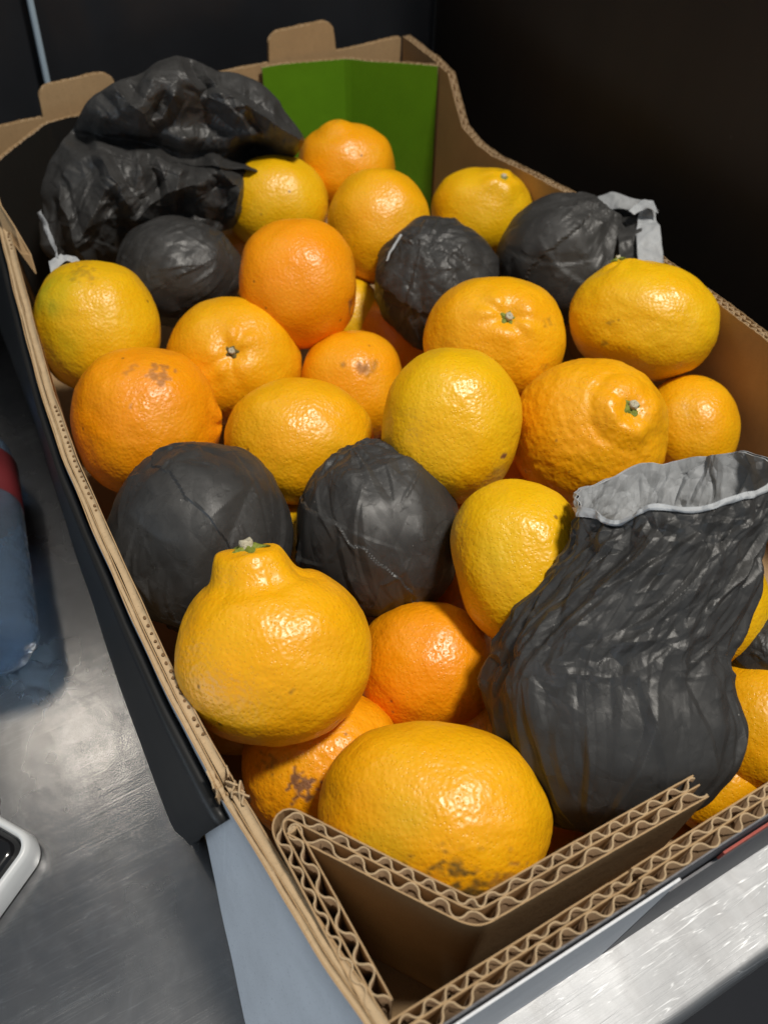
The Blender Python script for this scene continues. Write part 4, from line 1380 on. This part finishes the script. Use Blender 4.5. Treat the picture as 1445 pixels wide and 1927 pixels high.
STRIPS = [
    (-1, [[0.0278, 0.5697, 0.15], [0.0269, 0.5532, 0.15], [0.0267, 0.5316, 0.15], [0.0253, 0.5101, 0.15]], [[0.031, 0.5706, 0.152], [0.031, 0.555, 0.152], [0.0293, 0.5304, 0.152], [0.0261, 0.5078, 0.152]], 1, 1),
    (-1, [[0.0177, 0.4968, 0.148], [0.0291, 0.5059, 0.148], [0.0394, 0.5032, 0.148]], [[0.0196, 0.509, 0.15], [0.0292, 0.5123, 0.15], [0.0376, 0.5078, 0.15]], 1, 3),
    (3, [[0.3843, 0.4011, 0.15], [0.4058, 0.3896, 0.156], [0.4209, 0.3664, 0.158], [0.4217, 0.3547, 0.156]], [[0.3687, 0.384, 0.152], [0.3994, 0.3793, 0.15], [0.4153, 0.3684, 0.15], [0.4221, 0.3617, 0.15]], 0, 4),
    (3, [[0.3994, 0.3625, 0.159], [0.4145, 0.3679, 0.159], [0.4209, 0.3621, 0.159]], [[0.4001, 0.357, 0.158], [0.4105, 0.3585, 0.158], [0.4161, 0.3501, 0.158]], 1, 5),
    (3, [[0.4174, 0.3697, 0.15], [0.3955, 0.3465, 0.15], [0.3762, 0.3206, 0.15]], [[0.4216, 0.3612, 0.158], [0.4109, 0.3383, 0.15], [0.3966, 0.3137, 0.142]], 1, 6),
    (3, [[0.4066, 0.393, 0.145], [0.3893, 0.3586, 0.145], [0.3643, 0.3212, 0.145]], [[0.4261, 0.3731, 0.147], [0.4025, 0.3481, 0.147], [0.3802, 0.3198, 0.147]], 0, 7),
    (2, [[0.2487, 0.4271, 0.146], [0.2358, 0.4177, 0.146], [0.2268, 0.4081, 0.146]], [[0.2494, 0.4253, 0.146], [0.2365, 0.4159, 0.146], [0.2274, 0.4071, 0.146]], 1, 8),
]
for (who, a, b, side, seed) in STRIPS:
    par = SH if who < 0 else WO[who]
    strip('paper_edge', a, b, [M['white_edge'], M['white_edge'], M['white_edge']] if side else [M['black_paper'], M['pale_paper'], M['black_paper']], par, seed)

# ------------------------------------------------------------------ things on the counter at the left
def cable():
    m = MB()
    pts = []
    for k in range(40):
        f = k / 39
        pts.append((0.0775 + 0.034 * f + 0.004 * math.sin(f * 2.5), 0.742 + 0.004 * math.sin(f * 5), 0.12 + 0.44 * f))
    m.tube(pts, 0.0027, 12)
    tag(m.build('cable', M['cable'], None, True), 'thin pale blue cable hanging in front of the black curtain', 'cable')


cable()


def lathe_axis(name, prof, base, axis, mat, parent=None, n=40, ripple=None):
    ax = Vector(axis).normalized()
    x = ax.cross(Vector((0, 0, 1))).normalized()
    y = ax.cross(x)
    V, F = [], []
    for i, (t, r) in enumerate(prof):
        for k in range(n):
            a = 2 * math.pi * k / n
            rr = r * (1 + (ripple(t, a) if ripple else 0))
            V.append(tuple(Vector(base) + ax * t + rr * (math.cos(a) * x + math.sin(a) * y)))
    for i in range(len(prof) - 1):
        for k in range(n):
            k2 = (k + 1) % n
            F.append([i * n + k, i * n + k2, (i + 1) * n + k2, (i + 1) * n + k])
    F.append([k for k in range(n)][::-1])
    F.append([(len(prof) - 1) * n + k for k in range(n)])
    return mesh_obj(name, V, F, mat, parent)


def bottle():
    base = Vector((-0.1070, 0.303, 0.034))
    ax = Vector((0.13, 1.0, 0.0)).normalized()
    prof = [(0.002, 0.010), (0.000, 0.020), (0.003, 0.028), (0.010, 0.032)]
    t = 0.014
    while t < 0.085:
        prof += [(t, 0.0325), (t + 0.004, 0.0315), (t + 0.008, 0.0325)]
        t += 0.011
    prof += [(0.10, 0.0325), (0.155, 0.0325), (0.175, 0.030), (0.200, 0.018), (0.206, 0.0125), (0.216, 0.0125)]
    o = lathe_axis('bottle', prof, (0, 0, 0), ax, M['bottle'], None, 48, lambda t, a: 0.03 * math.cos(a * 5) * (1 if t < 0.012 else 0))
    o.location = base
    so = o.modifiers.new('thick', 'SOLIDIFY')
    so.thickness = 0.0007
    so.offset = -1
    tag(o, 'clear blue plastic bottle with red label lying at the left edge', 'bottle')
    l = lathe_axis('bottle_label', [(0.118, 0.0329), (0.160, 0.0329), (0.160, 0.0327), (0.118, 0.0327)], (0, 0, 0), ax, M['label_red'], o, 48)
    c = lathe_axis('bottle_cap', [(0.206, 0.0150), (0.224, 0.0150), (0.2245, 0.013)], (0, 0, 0), ax, M['cap_blue'], o, 30)


bottle()


def device():
    root = empty('plastic_device', (-0.1560, 0.207, 0))
    tag(root, 'small device with white plastic frame and glossy black face at left edge', 'device')
    def rrect(hx, hy, r, n=10):
        pts = []
        for cx_, cy_, a0 in ((hx - r, hy - r, 0), (-hx + r, hy - r, 90), (-hx + r, -hy + r, 180), (hx - r, -hy + r, 270)):
            for k in range(n + 1):
                a = math.radians(a0 + 90 * k / n)
                pts.append((cx_ + r * math.cos(a), cy_ + r * math.sin(a)))
        return pts
    ca, sa = math.cos(0.62), math.sin(0.62)
    def put(loops, name, mat, parent, closed_top=True):
        V, F = [], []
        n = len(loops[0][0])
        for pts, z in loops:
            for p in pts: V.append((p[0] * ca - p[1] * sa, p[0] * sa + p[1] * ca, z))
        for i in range(len(loops) - 1):
            for k in range(n):
                k2 = (k + 1) % n
                F.append([i * n + k, i * n + k2, (i + 1) * n + k2, (i + 1) * n + k])
        if closed_top: F.append([(len(loops) - 1) * n + k for k in range(n)])
        return mesh_obj(name, V, F, mat, parent)
    hx, hy = 0.0285, 0.044
    put([(rrect(hx, hy, 0.012), 0.001), (rrect(hx + 0.001, hy + 0.001, 0.013), 0.006), (rrect(hx, hy, 0.012), 0.017), (rrect(hx - 0.0015, hy - 0.0015, 0.011), 0.020),
         (rrect(hx - 0.0038, hy - 0.0038, 0.009), 0.0203), (rrect(hx - 0.0046, hy - 0.0046, 0.009), 0.014)], 'frame', M['device_white'], root)
    f = put([(rrect(hx - 0.0050, hy - 0.0050, 0.009), 0.0142), (rrect(hx - 0.0060, hy - 0.0060, 0.009), 0.0180), (rrect(hx - 0.010, hy - 0.010, 0.006), 0.0205)], 'face', M['device_black'], root)
    m = MB()
    for (x0, y0, x1, y1) in ((0.004, 0.012, 0.007, 0.017), (0.007, 0.017, 0.010, 0.012)):
        m.tube([(x0 * ca - y0 * sa, x0 * sa + y0 * ca, 0.0204), (x1 * ca - y1 * sa, x1 * sa + y1 * ca, 0.0204)], 0.0005, 6)
    m.build('chevron_mark', M['mark'], f)


device()
